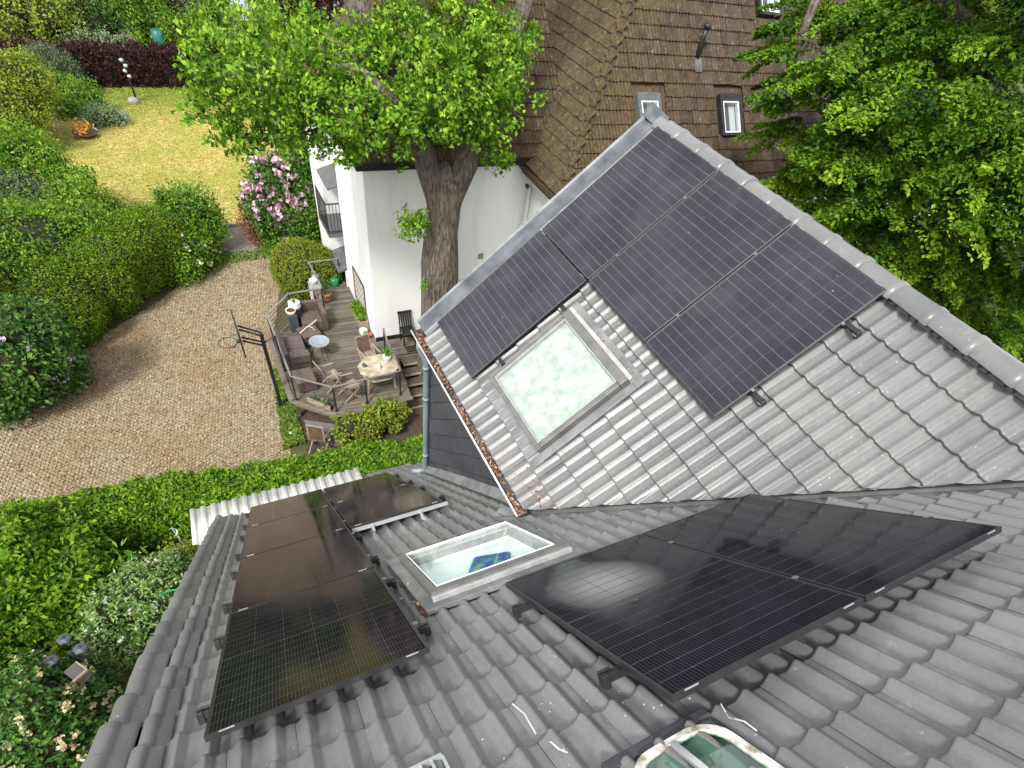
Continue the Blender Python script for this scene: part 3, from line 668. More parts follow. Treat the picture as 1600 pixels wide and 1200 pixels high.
# cladding of the gable side wall, slab by slab
gw = MB(); WX = 2.97
yy0, yy1 = -0.40, -4.2
gw.add([(WX, yy0, -1.2), (WX, yy0, 3.16), (WX, yy1, 3.16), (WX, yy1, -1.2), (8.8, yy0, -1.2), (8.8, yy0, 3.16), (RX, yy0, RZ - 0.15)], [(0, 1, 2, 3), (0, 4, 5, 6, 1)])
WALL = gw.build('gable_wall', M_BLACK, HOUSE)
# courses run parallel to the main roof slope; every slab trimmed at the front corner and under the eave
for j in range(18):
    h0 = -0.16 + j * 0.25; n0 = -0.9 + (j % 2) * 0.32
    for k in range(9):
        b0 = n0 + k * 0.64
        sl_ = MB(); sl_.bx(WX - 0.026 + rng.normal(0, 0.002), WX - 0.004, b0 + 0.003, b0 + 0.637, h0 + 0.008, h0 + 0.25, MAIN)
        bm = bmesh.new(); me = sl_.mesh('cladding_slab', M_SLAB); bm.from_mesh(me); bpy.data.meshes.remove(me)
        for co, no in (((0, -0.37, 0), (0, 1, 0)), ((0, 0, 3.02), (0, 0, 1)), ((0, -4.2, 0), (0, -1, 0))):
            r = bmesh.ops.bisect_plane(bm, geom=bm.verts[:] + bm.edges[:] + bm.faces[:], plane_co=co, plane_no=no, clear_outer=True)
            bmesh.ops.holes_fill(bm, edges=[e for e in bm.edges if e.is_boundary])
        if len(bm.faces) > 3:
            bmesh.ops.translate(bm, verts=bm.verts, vec=-woff(WALL)); me = bpy.data.meshes.new('cladding_slab'); bm.to_mesh(me); me.materials.append(M_SLAB); link(bpy.data.objects.new('cladding_slab', me), WALL)
        bm.free()
cp = MB(); cp.bx(WX - 0.035, WX + 0.02, yy0, yy0 + 0.03, -1.0, 3.1); cp.build('corner_trim', M_BLACK, WALL)
bf = MB(); b0_ = 0.28; 
bf.add([(2.86, 0.2, -0.10), (2.99, 0.2, 0.06), (2.99, 4.7, 0.06), (2.86, 4.7, -0.10)], [(0, 1, 2, 3)]); bf.build('wall_base_flashing', M_LEAD, HOUSE, MAIN)
# gutter below the gable eave
gt = MB(); gx, gz = 2.80, 3.055; R_ = 0.062; prof = [(-R_ - 0.012, 0.018), (-R_ - 0.012, 0.0), (-R_, 0.012)] + [(-R_ * math.cos(q), -R_ * 1.05 * math.sin(q)) for q in [math.pi * z / 8 for z in range(1, 8)]] + [(R_, 0.03)]
n = len(prof); vs = [(gx + x, -0.20, gz + z) for x, z in prof] + [(gx + x, -3.52, gz + z) for x, z in prof]
gt.add(vs, [(i, n + i, n + i + 1, i + 1) for i in range(n - 1)] + [tuple(range(n)), tuple(range(n, 2 * n))])
GUT = gt.build('gutter', M_ZINC, HOUSE)
ge = MB(); ge.tube([(gx - R_ - 0.006, -0.19, gz + 0.02), (gx - R_ - 0.006, -3.53, gz + 0.02)], 0.013, 8); ge.build('gutter_bead', M_GUTTER, GUT)
eb = MB(); eb.bx(2.86, 2.90, -0.30, -3.52, 2.96, 3.13); eb.bx(2.88, 2.99, -0.3, -3.6, 2.93, 2.96); eb.bx(2.72, 3.0, -3.56, -3.53, 2.86, 3.10); eb.build('eave_board', M_BLACK, HOUSE)
dp = MB(); dp.tube([(gx, -0.33, gz - 0.05), (gx, -0.33, gz - 0.18), (2.90, -0.33, gz - 0.42), (2.90, -0.33, 0.25), (2.90, -0.31, 0.16), (2.80, -0.25, 0.10), (2.70, -0.20, 0.085)], 0.045, 12)
for z in (0.6, 1.9, 2.5): dp.lathe([(0.05, -0.03), (0.053, 0.0), (0.05, 0.03)], (2.90, -0.33, z), 12)
dp.build('downpipe', M_ZINCPIPE, HOUSE)
# walls below the eaves
hw = MB(); hw.bx(-0.35, 7.0, -10.0, -0.25, GZ, -0.85); hw.build('house_wall', M_RENDER, HOUSE)
# dead leaves lying in the gutter and above the skylight
P = np.column_stack([rng.normal(gx, 0.022, 1900), rng.uniform(-3.5, -0.22, 1900), rng.uniform(gz - 0.035, gz + 0.012, 1900)])
P = P[rng.uniform(size=1900) < 0.15 + 0.6 * np.sin(P[:, 1] * 4.1) ** 2]
cl2 = np.column_stack([rng.uniform(1.34, 2.5, 140), rng.normal(-2.03, 0.012, 140), rng.uniform(-0.10, -0.07, 140)]); P2_ = np.array([GAB @ Vector(v) for v in cl2])
cl3 = np.column_stack([rng.normal(2.9, 0.18, 60) - 0.02, rng.normal(-3.58, 0.10, 60), np.full(60, -0.10)]); P3_ = np.array([GAB @ Vector(v) for v in cl3])
cl4 = np.column_stack([rng.normal(1.30, 0.03, 120), rng.uniform(5.4, 6.3, 120), rng.uniform(-0.13, -0.09, 120)]); P4_ = np.array([MAIN @ Vector(v) for v in cl4])
PP = np.concatenate([P, P2_, P3_, P4_]); o = leaves('dead_leaves', PP, np.tile([0, 0, 1.0], (len(PP), 1)), rng.uniform(0, 1, len(PP)), 0.034, L_LITTER, None, aspect=0.6, up=0.5)
tag(o, 'dead brown leaves lying in the gable gutter and against the skylights', 'leaf litter', kind='stuff')

M_WELLT = pm('pale_teal_lining', (0.70, 0.82, 0.79), (0.86, 0.90, 0.88), 2.2, 0.7, 0)
# ---------------------------------------------------------------- skylights (parts of the house)
def skylight(M, x0, x1, y0, y1, kind):
    w = 0.06; z0, z1 = -0.16, (0.0 if kind == 'glare_sheet' else -0.045)
    fl = MB(); fl.bx(x0 - 0.10, x1 + 0.10, y0 - 0.16, y0 + 0.02, -0.125, -0.095); fl.bx(x0 - 0.10, x0, y0, y1, -0.12, -0.085); fl.bx(x1, x1 + 0.10, y0, y1, -0.12, -0.085); fl.bx(x0 - 0.10, x1 + 0.10, y1, y1 + 0.12, -0.12, -0.08)
    root = fl.build('skylight', M_LEAD, HOUSE, M, bevel=0.006)
    fr = MB()
    fr.bx(x0, x1, y0, y0 + w, z0, z1 - 0.012); fr.bx(x0, x0 + w, y0 + w, y1 - w * 2.0, z0, z1); fr.bx(x1 - w, x1, y0 + w, y1 - w * 2.0, z0, z1)
    fr.build('frame', M_SKYFR, root, M, bevel=0.006)
    hd = MB(); hd.bx(x0 - 0.012, x1 + 0.012, y1 - w * 2.0, y1 - 0.02, z0, z1 + 0.018); hd.build('top_cover', M_SKYFR, root, M, bevel=0.008)
    te = MB(); te.bx(x0 - 0.02, x1 + 0.02, y1 - 0.02, y1 + 0.03, z0, z1 + 0.005); te.build('top_edge', M_SKYBR, root, M, bevel=0.008)
    be = MB(); q = 0.012
    be.bx(x0 + w, x1 - w, y0 + w, y0 + w + q, z0, z1 + 0.006); be.bx(x0 + w, x0 + w + q, y0 + w + q, y1 - w * 2 - q, z0, z1 + 0.006); be.bx(x1 - w - q, x1 - w, y0 + w + q, y1 - w * 2 - q, z0, z1 + 0.006); be.bx(x0 + w, x1 - w, y1 - 2 * w - q, y1 - 2 * w, z0, z1 + 0.006)
    be.build('glazing_bead', M_SKYBR, root, M)
    pn = MB(); pn.add([(x0 + w + q, y0 + w + q, z1 - 0.012), (x1 - w - q, y0 + w + q, z1 - 0.012), (x1 - w - q, y1 - 2 * w - q, z1 - 0.012), (x0 + w + q, y1 - 2 * w - q, z1 - 0.012)], [(0, 1, 2, 3)])
    pn.build('pane', M_GLASS, root, M)
    X0, X1, Y0, Y1 = x0 + w, x1 - w, y0 + w, y1 - 2 * w
    if kind == 'glare_sheet':
        b = MB(); b.add([(X0, Y0, -0.05), (X1, Y0, -0.05), (X1, Y1, -0.05), (X0, Y1, -0.05)], [(0, 1, 2, 3)]); b.build('glare_sheet', M_GLARE, root, M)  # added sheet under the pane, coloured as sky glare
    else:
        d = -0.192; b = MB()
        b.add([(X0, Y0, z0), (X1, Y0, z0), (X1, Y1, z0), (X0, Y1, z0), (X0, Y0, d), (X1, Y0, d), (X1, Y1, d), (X0, Y1, d)], [(0, 1, 5, 4), (1, 2, 6, 5), (2, 3, 7, 6), (3, 0, 4, 7), (4, 5, 6, 7)])
        b.add([(X0, Y0, z0), (X1, Y0, z0), (X1, Y1, z0), (X0, Y1, z0), (X0, Y0, -0.02), (X1, Y0, -0.02), (X1, Y1, -0.02), (X0, Y1, -0.02)], [(0, 1, 5, 4), (1, 2, 6, 5), (2, 3, 7, 6), (3, 0, 4, 7)])
        b.build('light_well', M_WELLT, root, M)
    return root
skylight(GAB, SKG[0] + 0.03, SKG[1] - 0.03, SKG[2] + 0.02, SKG[3] - 0.01, 'glare_sheet')
SKY2 = skylight(MAIN, SKM[0] + 0.04, SKM[1] - 0.04, SKM[2] + 0.03, SKM[3] - 0.05, 'clear')
# cushion seen through the lower skylight
M_PATCH, N_, L_, B_ = nt('patterned_cloth'); gg = N_.new('ShaderNodeNewGeometry').outputs['Position']
L_.new(rampn(N_, L_, noise(N_, L_, gg, 7, 3), [(0.38, (0.02, 0.06, 0.33)), (0.5, (0.03, 0.22, 0.25)), (0.62, (0.25, 0.36, 0.06))]), B_.inputs['Base Color'])
cu = MB(); cu.lathe([(0.02, 0.0), (0.19, 0.02), (0.235, 0.06), (0.19, 0.11), (0.02, 0.13)], (0, 0, 0), 4, True, True)
tag(cu.build('cushion', M_PATCH, None, MAIN @ Matrix.Translation((2.02, 5.62, -0.190)) @ Matrix.Diagonal((1.1, 1.1, 0.5, 1)) @ Matrix.Rotation(0.5, 4, 'Z'), bevel=0.02), 'blue and green patterned cushion under the glass of the lower skylight', 'cushion')

# pale scratches left on the tiles by the fitters
def scratch(pts):
    mb = MB(); vs = []
    for a, b in pts:
        z = H_MAIN + 0.032 * (1 - ((b - 8.185) % CG) / CG) + tprof(a - 0.3795) + 0.004; vs += [(a - 0.004, b + 0.003, z), (a + 0.004, b - 0.003, z)]
    mb.add(vs, [(2 * i, 2 * i + 1, 2 * i + 3, 2 * i + 2) for i in range(len(pts) - 1)]); mb.build('scratch', M_WHITE, ROOF_MAIN, MAIN)
scratch([(1.343, 7.565), (1.352, 7.62), (1.358, 7.67), (1.352, 7.74), (1.348, 7.80)])
scratch([(1.362, 7.86), (1.362, 7.92), (1.368, 7.98), (1.382, 8.03)])
scratch([(2.02, 8.21), (2.0, 8.27), (2.02, 8.33), (2.03, 8.38)])

# round-cornered roof hatch at the bottom edge of the view
def rrect(x0, x1, y0, y1, r, n=6):
    out = []
    for cx_, cy_, a0 in ((x1 - r, y1 - r, 0), (x0 + r, y1 - r, 90), (x0 + r, y0 + r, 180), (x1 - r, y0 + r, 270)):
        for k in range(n + 1):
            a = math.radians(a0 + 90 * k / n); out.append((cx_ + r * math.cos(a), cy_ + r * math.sin(a)))
    return out
hx0, hx1, hy0, hy1 = 1.505, 1.945, 8.215, 8.98
oc = rrect(hx0, hx1, hy0, hy1, 0.13); ic = rrect(hx0 + 0.035, hx1 - 0.035, hy0 + 0.035, hy1 - 0.035, 0.10); n = len(oc)
hf = MB(); vs = [(x, y, -0.15) for x, y in oc] + [(x, y, -0.095) for x, y in oc] + [(x, y, -0.095) for x, y in ic] + [(x, y, -0.115) for x, y in ic]
hf.add(vs, [(k * n + i, k * n + (i + 1) % n, (k + 1) * n + (i + 1) % n, (k + 1) * n + i) for k in range(3) for i in range(n)])
hfl = MB(); hfl.bx(hx0 - 0.05, hx1 + 0.03, hy0 - 0.07, hy0 - 0.01, -0.150, -0.108); hfl.bx(hx0 - 0.05, hx0 - 0.005, hy0 - 0.01, hy1 + 0.1, -0.150, -0.108); hfl.bx(hx1 + 0.01, hx1 + 0.03, hy0 - 0.01, hy1 + 0.1, -0.15, -0.120)
HATCH = hfl.build('roof_hatch', M_SLAB, HOUSE, MAIN, bevel=0.01)
hf.build('frame', pm('aged_pale_frame', (0.30, 0.26, 0.20), (0.74, 0.72, 0.68), 14, 0.5, 0.2, lo=0.35, hi=0.55), HATCH, MAIN, bevel=0.004)
hp = MB(); hp.add([(x, y, -0.108) for x, y in ic], [tuple(range(n))]); hp.build('pane', glassmat('greenish_glass', (0.62, 0.88, 0.76), 1.5), HATCH, MAIN)
hb = MB(); hb.bx(1.715, 1.742, hy0 + 0.03, hy1 - 0.03, -0.106, -0.090); hb.build('glazing_bar', M_ALU, HATCH, MAIN)
hw_ = MB(); hw_.add([(hx0, hy0, -0.13), (hx1, hy0, -0.13), (hx1, hy1, -0.13), (hx0, hy1, -0.13), (hx0, hy0, -0.194), (hx1, hy0, -0.194), (hx1, hy1, -0.194), (hx0, hy1, -0.194)], [(0, 1, 5, 4), (1, 2, 6, 5), (2, 3, 7, 6), (3, 0, 4, 7), (4, 5, 6, 7)])
hw_.build('light_well', pm('green_grey_foil', (0.05, 0.22, 0.15), (0.45, 0.55, 0.50), 4, 0.35, 0.3, 8, lo=0.40, hi=0.58), HATCH, MAIN)
# step grating at the bottom edge
sg = MB(); fx0, fx1, fy0, fy1 = 0.56, 0.95, 7.70, 7.88
sg.bx(fx0, fx1, fy0, fy0 + 0.016, -0.12, -0.09); sg.bx(fx0, fx1, fy1, fy1 + 0.016, -0.12, -0.09)
for k in range(9): sg.bx(fx0 + k * 0.048, fx0 + k * 0.048 + 0.012, fy0 + 0.016, fy1, -0.118, -0.092)
sg.bx(fx0 + 0.1, fx0 + 0.13, fy0 + 0.05, fy0 + 0.08, -0.17, -0.12); sg.bx(fx1 - 0.13, fx1 - 0.1, fy0 + 0.05, fy0 + 0.08, -0.17, -0.12)
sg.build('roof_step', M_ALU, HOUSE, MAIN)
# white corrugated sheet tucked under the eave
cs = MB(); xs = np.linspace(-1.0, 1.95, 200); zf = lambda x: 0.022 * max(-1, min(1, 2.6 * math.sin(x * 2 * math.pi / 0.168)))
E0 = MAIN @ Vector((0, -0.38, -0.18)); 
vs = [(x, E0.y - 0.30, E0.z - 0.02 + zf(x)) for x in xs] + [(x, E0.y + 0.64, E0.z - 0.24 + zf(x)) for x in xs]
cs.add(vs, [(i, i + 1, 200 + i + 1, 200 + i) for i in range(199)], True)
CSH = cs.build('corrugated_sheet', M_PLASTIC_WHITE, HOUSE)
sm_ = CSH.modifiers.new('thickness', 'SOLIDIFY'); sm_.thickness = 0.004
mo = MB()
for k in range(7): mo.lathe([(0.001, -0.02), (0.045 + 0.01 * (k % 2), 0.0), (0.03, 0.02), (0.001, 0.03)], MAIN @ Vector((-0.42 + k * 0.11, -0.42, -0.14)), 8)
mo.build('verge_mortar', M_WHITE, HOUSE)
el = MB(); el.bx(1.35, 2.95, -1.10, -1.04, -0.20, -0.10); el.build('eave_strip', M_LEAD, HOUSE, MAIN)

# mounting rails with end caps and clamps
def rail(name, M, x0, x1, y, z=-0.06, mt=M_BLACK, caps=(True, True)):
    r = MB(); r.bx(x0, x1, y - 0.02, y + 0.02, z - 0.02, z + 0.02); o = r.build('mounting_rail', mt, HOUSE, M)
    for k, x in ((0, x0), (1, x1)):
        if caps[k]:
            c = MB(); d = -1 if k == 0 else 1
            c.bx(min(x, x + d * 0.035), max(x, x + d * 0.035), y - 0.028, y + 0.026, z - 0.045, z + 0.024); c.bx(min(x - d * 0.03, x + d * 0.035), max(x - d * 0.03, x + d * 0.035), y - 0.024, y - 0.006, z + 0.026, z + 0.034); c.build('end_cap', mt, o, M, bevel=0.008)
            a = MB(); a.bx(min(x - d * 0.01, x + d * 0.03), max(x - d * 0.01, x + d * 0.03), y - 0.033, y - 0.029, z - 0.01, z + 0.004); a.build('end_clip', M_ALU, o, M)
    nh = max(2, int((x1 - x0) / 0.8))
    for k in range(nh):
        x = x0 + (x1 - x0) * (k + 0.4) / nh
        h = MB(); h.bx(x - 0.016, x + 0.016, y + 0.018, y + 0.045, z - 0.085, z + 0.012); h.bx(x - 0.016, x + 0.016, y + 0.02, y + 0.12, z - 0.092, z - 0.085)
        h.build('roof_hook', mt, o, M)
    return o
Lp, Wp, Gp = 1.722, 1.134, 0.02

# ================================================================ SOLAR PANELS
CW, CH = 0.1805, 0.0880
cellm = MB(); ch = 0.004
cellm.add([(-CW / 2 + ch, -CH / 2, 0), (CW / 2 - ch, -CH / 2, 0), (CW / 2, -CH / 2 + ch, 0), (CW / 2, CH / 2, 0), (-CW / 2, CH / 2, 0), (-CW / 2, -CH / 2 + ch, 0)], [(0, 1, 2, 3, 4, 5)])
CELL = cellm.mesh('solar_cell', M_CELL); CELLS = cellm.mesh('solar_cell', M_CELL_SMEAR); CELLG = cellm.mesh('solar_cell', M_CELL_GABLE)
fm = MB(); lw = 0.011; fh = -0.032
for x0, x1, y0, y1 in ((0, Wp, 0, lw), (0, Wp, Lp - lw, Lp), (0, lw, lw, Lp - lw), (Wp - lw, Wp, lw, Lp - lw)): fm.bx(x0, x1, y0, y1, fh, 0)
FRAME = fm.mesh('frame', M_FRAME)
sh = MB(); sh.bx(lw, Wp - lw, lw, Lp - lw, -0.010, -0.004); SHEET = sh.mesh('backsheet', M_SHEET); SHEETG = sh.mesh('backsheet', M_SHEETG)
cm = MB(); cm.bx(-0.016, 0.016, -0.012, 0.012, -0.004, 0.004); CLAMP = cm.mesh('clamp', M_CLAMP)
cm2 = MB(); cm2.bx(-0.006, 0.0, 0, 0.003, fh, -0.002); CORNER = cm2.mesh('corner_key', M_ALU)
def panel(M, x, y, label, group, cell=CELL, clamps=(), jit=True):
    t = thing('solar_panel', label, 'solar panel', (0, 0, 0), group)
    t.matrix_world = M @ Matrix.Translation((x, y, rng.normal(0, 0.0015))) @ Matrix.Rotation(rng.normal(0, 0.002), 4, 'X') @ Matrix.Rotation(rng.normal(0, 0.002), 4, 'Y')
    for nm, me in (('frame', FRAME), ('backsheet', SHEETG if cell is CELLG else SHEET)): link(bpy.data.objects.new(nm, me), t)
    mx_ = (Wp - (6 * CW + 5 * 0.0032)) / 2; my_ = (Lp - (18 * CH + 16 * 0.0058 + 0.016)) / 2
    for i in range(6):
        for j in range(18):
            o = link(bpy.data.objects.new('solar_cell', cell), t)
            o.location = (mx_ + CW / 2 + i * (CW + 0.0032), my_ + CH / 2 + j * (CH + 0.0058) + (0.0102 if j >= 9 else 0), -0.0028)
    mr = link(bpy.data.objects.new('centre_ribbon', bpy.data.meshes.get('centre_ribbon') or MB().bx(mx_, Wp - mx_, Lp / 2 - 0.0058, Lp / 2 + 0.0058, -0.0042, -0.0035).mesh('centre_ribbon', M_FRAME)), t)
    if cell is CELLG:
        for ex_ in (0.0, Wp - 0.0035): o = link(bpy.data.objects.new('edge_trim', bpy.data.meshes.get('edge_trim') or MB().bx(-0.0005, 0.004, 0.004, Lp - 0.004, -0.002, 0.0012).mesh('edge_trim', M_CLAMP)), t); o.location = (ex_, 0, 0)  # pale strips added for the bright reflection along the frame edges
    for cx_, cy_ in clamps:
        o = link(bpy.data.objects.new('clamp', CLAMP), t); o.location = (cx_, cy_, 0)
    for px_ in (0.10, Wp - 0.10):
        o = link(bpy.data.objects.new('frame_label', bpy.data.meshes.get('frame_label') or MB().bx(-0.035, 0.035, -0.0025, 0.0005, -0.006, 0.0006).mesh('frame_label', M_ALU)), t); o.location = (px_, Lp, 0)
    return t
GL, GR, GG = 'solar panels in the left column of the main roof', 'solar panels beside the lower skylight', 'solar panels on the gable roof'
names = ['fourth and farthest black solar panel of the long left column, at the white corrugated eave', 'third black solar panel of the long left column, brownish with reflected courtyard',
         'second black solar panel of the long left column, behind the nearest one', 'nearest black solar panel of the long left column, closest to the bottom edge']
for k in range(4): panel(MAIN, 0, k * (Lp + Gp), names[k], GL, clamps=[(Wp + 0.01, 0.35), (Wp + 0.01, 1.35)] if k < 2 else [(Wp + 0.012, 0.35), (Wp + 0.012, 1.35)])
panel(MAIN, Wp + Gp, 0, 'farther of the two short-row black panels next to the left column, towards the green hedge', GL, clamps=[(Wp + 0.01, 0.35), (Wp + 0.01, 1.35)])
panel(MAIN, Wp + Gp, Lp + Gp, 'nearer of the two short-row black panels, with the bare silver rail along its edge', GL, clamps=[(Wp + 0.01, 0.35), (Wp + 0.01, 1.5)])
panel(RARR, 0, 0, 'black solar panel with a pale smear, right of the lower skylight', GR, CELLS, clamps=[(Wp + 0.01, 0.35), (Wp + 0.01, 1.35)])
panel(RARR, Wp + Gp, 0, 'clean black solar panel running up beside the grey valley flashing', GR, clamps=[(Wp, 0.35), (Wp, 1.35)])
for k, nm in enumerate(['topmost black gable panel, in the corner below the ridge end cap', 'middle black panel of the three below the gable ridge', 'third black panel below the gable ridge, lowest corner pointing down at the tiles']):
    panel(GAB, k * (Wp + Gp), -Lp, nm, GG, CELLG, clamps=[(Wp + 0.01, 0.4), (Wp + 0.01, 1.3)])
panel(GAB, 0, -2 * Lp - Gp, 'single black gable panel of the lower row, above the leaf-filled gutter', GG, CELLG)
for k in range(4):
    for dy in (0.36, 1.36): rail('rail', MAIN, -0.05, Wp + (1.25 if k < 2 else 0.055), k * (Lp + Gp) + dy)
rail('rail', MAIN, Wp + 0.03, 2 * Wp + 0.06, 2 * Lp + Gp + 0.055, -0.045, M_ALU, (False, False))
for y in (0.36, 1.36): rail('rail', RARR, -0.07, 2 * Wp + 0.05, y, -0.055)
for y in (-1.32, -0.38): rail('rail', GAB, 0.0, 3 * Wp + 0.16, y, caps=(False, True))
for y in (-3.06, -2.12): rail('rail', GAB, 0.0, Wp + 0.09, y, caps=(False, True))

# ================================================================ NEIGHBOUR HOUSE
NB = thing('neighbour_house', 'white rendered neighbour house with steep mossy brown tiled roof', 'house', (8.0, 10.0, GZ))
HX, HY, HZ, NP = 9.4, 6.75, 1.3, math.radians(47.5)
w = MB()
w.bx(4.62, 9.75, 9.03, 12.3, GZ, 1.30); w.bx(5.35, 9.75, 12.3, 13.75, GZ, 1.30); w.bx(4.42, 9.75, 13.75, 15.4, GZ, 1.30)
w.build('wing_wall', M_RENDER, NB)
w = MB(); w.bx(9.75, 26, 7.15, 20, GZ, 1.30); w.build('main_wall', M_RENDER, NB)
w = MB(); w.bx(4.40, 9.7, 8.80, 15.6, 1.31, 1.50); w.bx(4.40, 4.55, 12.3, 13.75, 1.0, 1.3); w.build('wing_fascia', M_BLACK, NB)
# roof planes: west face (rises to +x), south face (rises to +y)
tn = math.tan(NP); cn, sn = math.cos(NP), math.sin(NP)
WROOF = frame(Vector((0, -1, 0)), Vector((cn, 0, sn)), Vector((-sn, 0, cn)), Vector((HX, HY, HZ)))       # local x = -world y
SROOF = frame(Vector((1, 0, 0)), Vector((0, cn, sn)), Vector((0, -sn, cn)), Vector((HX, HY, HZ)))
TOP = 9.5
rf = MB(); a = HX; b = HY; D = TOP * cn; H = TOP * sn
rf.add([(a, b, HZ - 0.06), (26, b, HZ - 0.06), (26, b + D, HZ + H - 0.06), (a + D, b + D, HZ + H - 0.06), (a, b + 13, HZ - 0.06), (a + D, b + 13, HZ + H - 0.06)], [(0, 1, 2, 3), (4, 0, 3, 5)])
NROOF = rf.build('roof', M_BROWN, NB)
wr = MB(); wr.add([(4.35, 8.75, 1.5), (10.6, 8.75, 1.5), (10.6, 12.2, 5.0), (6.6, 12.2, 5.0), (4.35, 15.7, 1.5), (10.6, 15.7, 1.5)], [(0, 1, 2, 3), (4, 0, 3), (5, 4, 3, 2)])
wr.build('wing_roof', M_BROWN, NB)
WINGR = frame(Vector((1, 0, 0)), Vector((0, 3.45, 3.5)).normalized(), Vector((0, -3.5, 3.45)).normalized(), Vector((4.35, 8.75, 1.52)))
NTW, NCG = 0.24, 0.355
def ntile():
    mb = MB(); xs = [NTW * i / 8 for i in range(9)]; z = [0.0, 0.018, 0.046, 0.018, 0.0, 0.018, 0.046, 0.018, 0.0]; n = 9; vs = []
    for y, dz in ((0.0, 0.015), (0.0, 0.05), (0.43, 0.004)): vs += [(x, y, zz + dz) for x, zz in zip(xs, z)]
    mb.add(vs, [(r * n + i, r * n + i + 1, (r + 1) * n + i + 1, (r + 1) * n + i) for r in range(2) for i in range(n - 1)], False); return mb
NT = ntile().mesh('roof_tile', M_BROWN)
tl = []
for j in range(26):
    y = j * NCG
    for i in range(60):
        x = y * cn / 1.0 + 0.02 + i * NTW       # south face: right of the hip
        if x + HX > 22: break
        tl.append((SROOF, x, y))
    for i in range(64):
        x = -(y * cn + 0.02) - (i + 1) * NTW    # west face: beyond the hip (local x = -y)
        if x < -12.5: break
        tl.append((WROOF, x, y))
    for i in range(28):
        x = i * NTW
        if y < 4.9 and x + 0.2 > y * 0.46 and x < 6.3: tl.append((WINGR, x, y))
NW = [(12.4, 13.22, 1.45, 2.55), (15.55, 16.42, 1.42, 2.57), (17.5, 18.5, 4.75, 5.9)]      # windows: x range, slope range
def inwin(M, x, y): return M is SROOF and any(a - 0.05 - NTW < x + HX < b + 0.05 and c - 0.2 < y < d + 0.0 for a, b, c, d in NW)
tl = [t for t in tl if not inwin(*t)]
def nscore(t):
    c = t[0] @ Vector((t[1], t[2], 0)); u, v, z = campx(c)
    if z < 1 or not (780 < u < 1215 and -5 < v < 330): return 0
    if u > 870 and v > 155 + abs(u - 1050) * (0.92 if u < 1050 else 0.72): return 0
    return 1 / z
od = sorted(range(len(tl)), key=lambda i: -nscore(tl[i])); pk = set(od[:300])
TV = np.array([v.co[:] for v in NT.vertices]); TF = np.array([p.vertices[:] for p in NT.polygons]); Vs, Fs, Vr = [], [], []; c_ = 0
for k, (M, x, y) in enumerate(tl):
    J = M @ Matrix.Translation((x + rng.normal(0, 0.003), y + rng.normal(0, 0.006), rng.normal(0, 0.004))) @ Matrix.Rotation(rng.normal(0, 0.008), 4, 'Z') @ Matrix.Rotation(rng.normal(0, 0.008), 4, 'Y')
    if k in pk:
        o = link(bpy.data.objects.new('roof_tile', NT), NROOF); o.matrix_local = Matrix.Translation(-woff(NROOF)) @ J
    else:
        A = np.array(J); Vs.append(TV @ A[:3, :3].T + A[:3, 3] - np.array(woff(NB))); Fs.append(TF + c_); c_ += len(TV); Vr.append(np.full(len(TV), rng.uniform()))
o = link(bpy.data.objects.new('remaining_roof_tiles', npmesh('remaining_roof_tiles', np.concatenate(Vs), np.concatenate(Fs), M_BROWN, np.concatenate(Vr))), NB); o['kind'] = 'stuff'
L_ = Vector((cn, cn, sn))
for i in range(24):
    p = Vector((HX, HY, HZ)) + L_ * (i * 0.36); q = p + L_ * 0.40
    hp_ = MB(); hp_.tube([p + Vector((0, 0, 0.035)), q + Vector((0, 0, 0.01))], [0.10, 0.085], 8); hp_.build('hip_tile', M_BROWN, NROOF)
for a_, b_, c_0, d_0 in NW:
    X0, X1 = a_ - HX, b_ - HX
    f = MB(); f.bx(X0, X0 + 0.10, c_0, d_0, -0.05, 0.14); f.bx(X1 - 0.10, X1, c_0, d_0, -0.05, 0.14); f.bx(X0 + 0.10, X1 - 0.10, c_0, c_0 + 0.08, -0.05, 0.13); f.bx(X0 + 0.10, X1 - 0.10, d_0 - 0.20, d_0, -0.05, 0.15)
    wd = f.build('window', M_BLACK if a_ > 14 else M_SILL, NB, SROOF, bevel=0.01)
    g = MB(); g.bx(X0 + 0.10, X0 + 0.145, c_0 + 0.08, d_0 - 0.20, 0.0, 0.125); g.bx(X1 - 0.145, X1 - 0.10, c_0 + 0.08, d_0 - 0.20, 0.0, 0.125); g.bx(X0 + 0.145, X1 - 0.145, c_0 + 0.08, c_0 + 0.125, 0, 0.125); g.bx(X0 + 0.145, X1 - 0.145, d_0 - 0.245, d_0 - 0.20, 0, 0.125); g.build('sash', M_WHITE, wd, SROOF)
    p = MB(); p.add([(X0 + 0.145, c_0 + 0.125, 0.10), (X1 - 0.145, c_0 + 0.125, 0.10), (X1 - 0.145, d_0 - 0.245, 0.10), (X0 + 0.145, d_0 - 0.245, 0.10)], [(0, 1, 2, 3)]); p.build('pane', M_WINGLASS, wd, SROOF)
    p = MB(); p.bx(X0 + 0.145, X0 + 0.145 + (X1 - X0 - 0.29) * 0.55, c_0 + 0.125, d_0 - 0.3, -0.03, -0.02); p.build('roller_blind', M_SLATEPOT, wd, SROOF)
    p = MB(); p.bx(X0 + 0.145 + (X1 - X0 - 0.29) * 0.55, X1 - 0.145, c_0 + 0.125, d_0 - 0.245, -0.04, -0.03); p.build('curtain', M_WELL, wd, SROOF)
vp = MB(); base = SROOF @ Vector((14.85 - HX, 3.50, 0.0)); vp.tube([base - Vector((0, 0, 0.1)), base + Vector((0, 0, 0.5)), base + Vector((0.02, 0, 0.70))], 0.075, 10); vp.lathe([(0.09, 0), (0.12, 0.05), (0.12, 0.10), (0.05, 0.15)], base + Vector((0.02, 0, 0.7)), 10)
vp.build('vent_pipe', M_BLACK, NB)
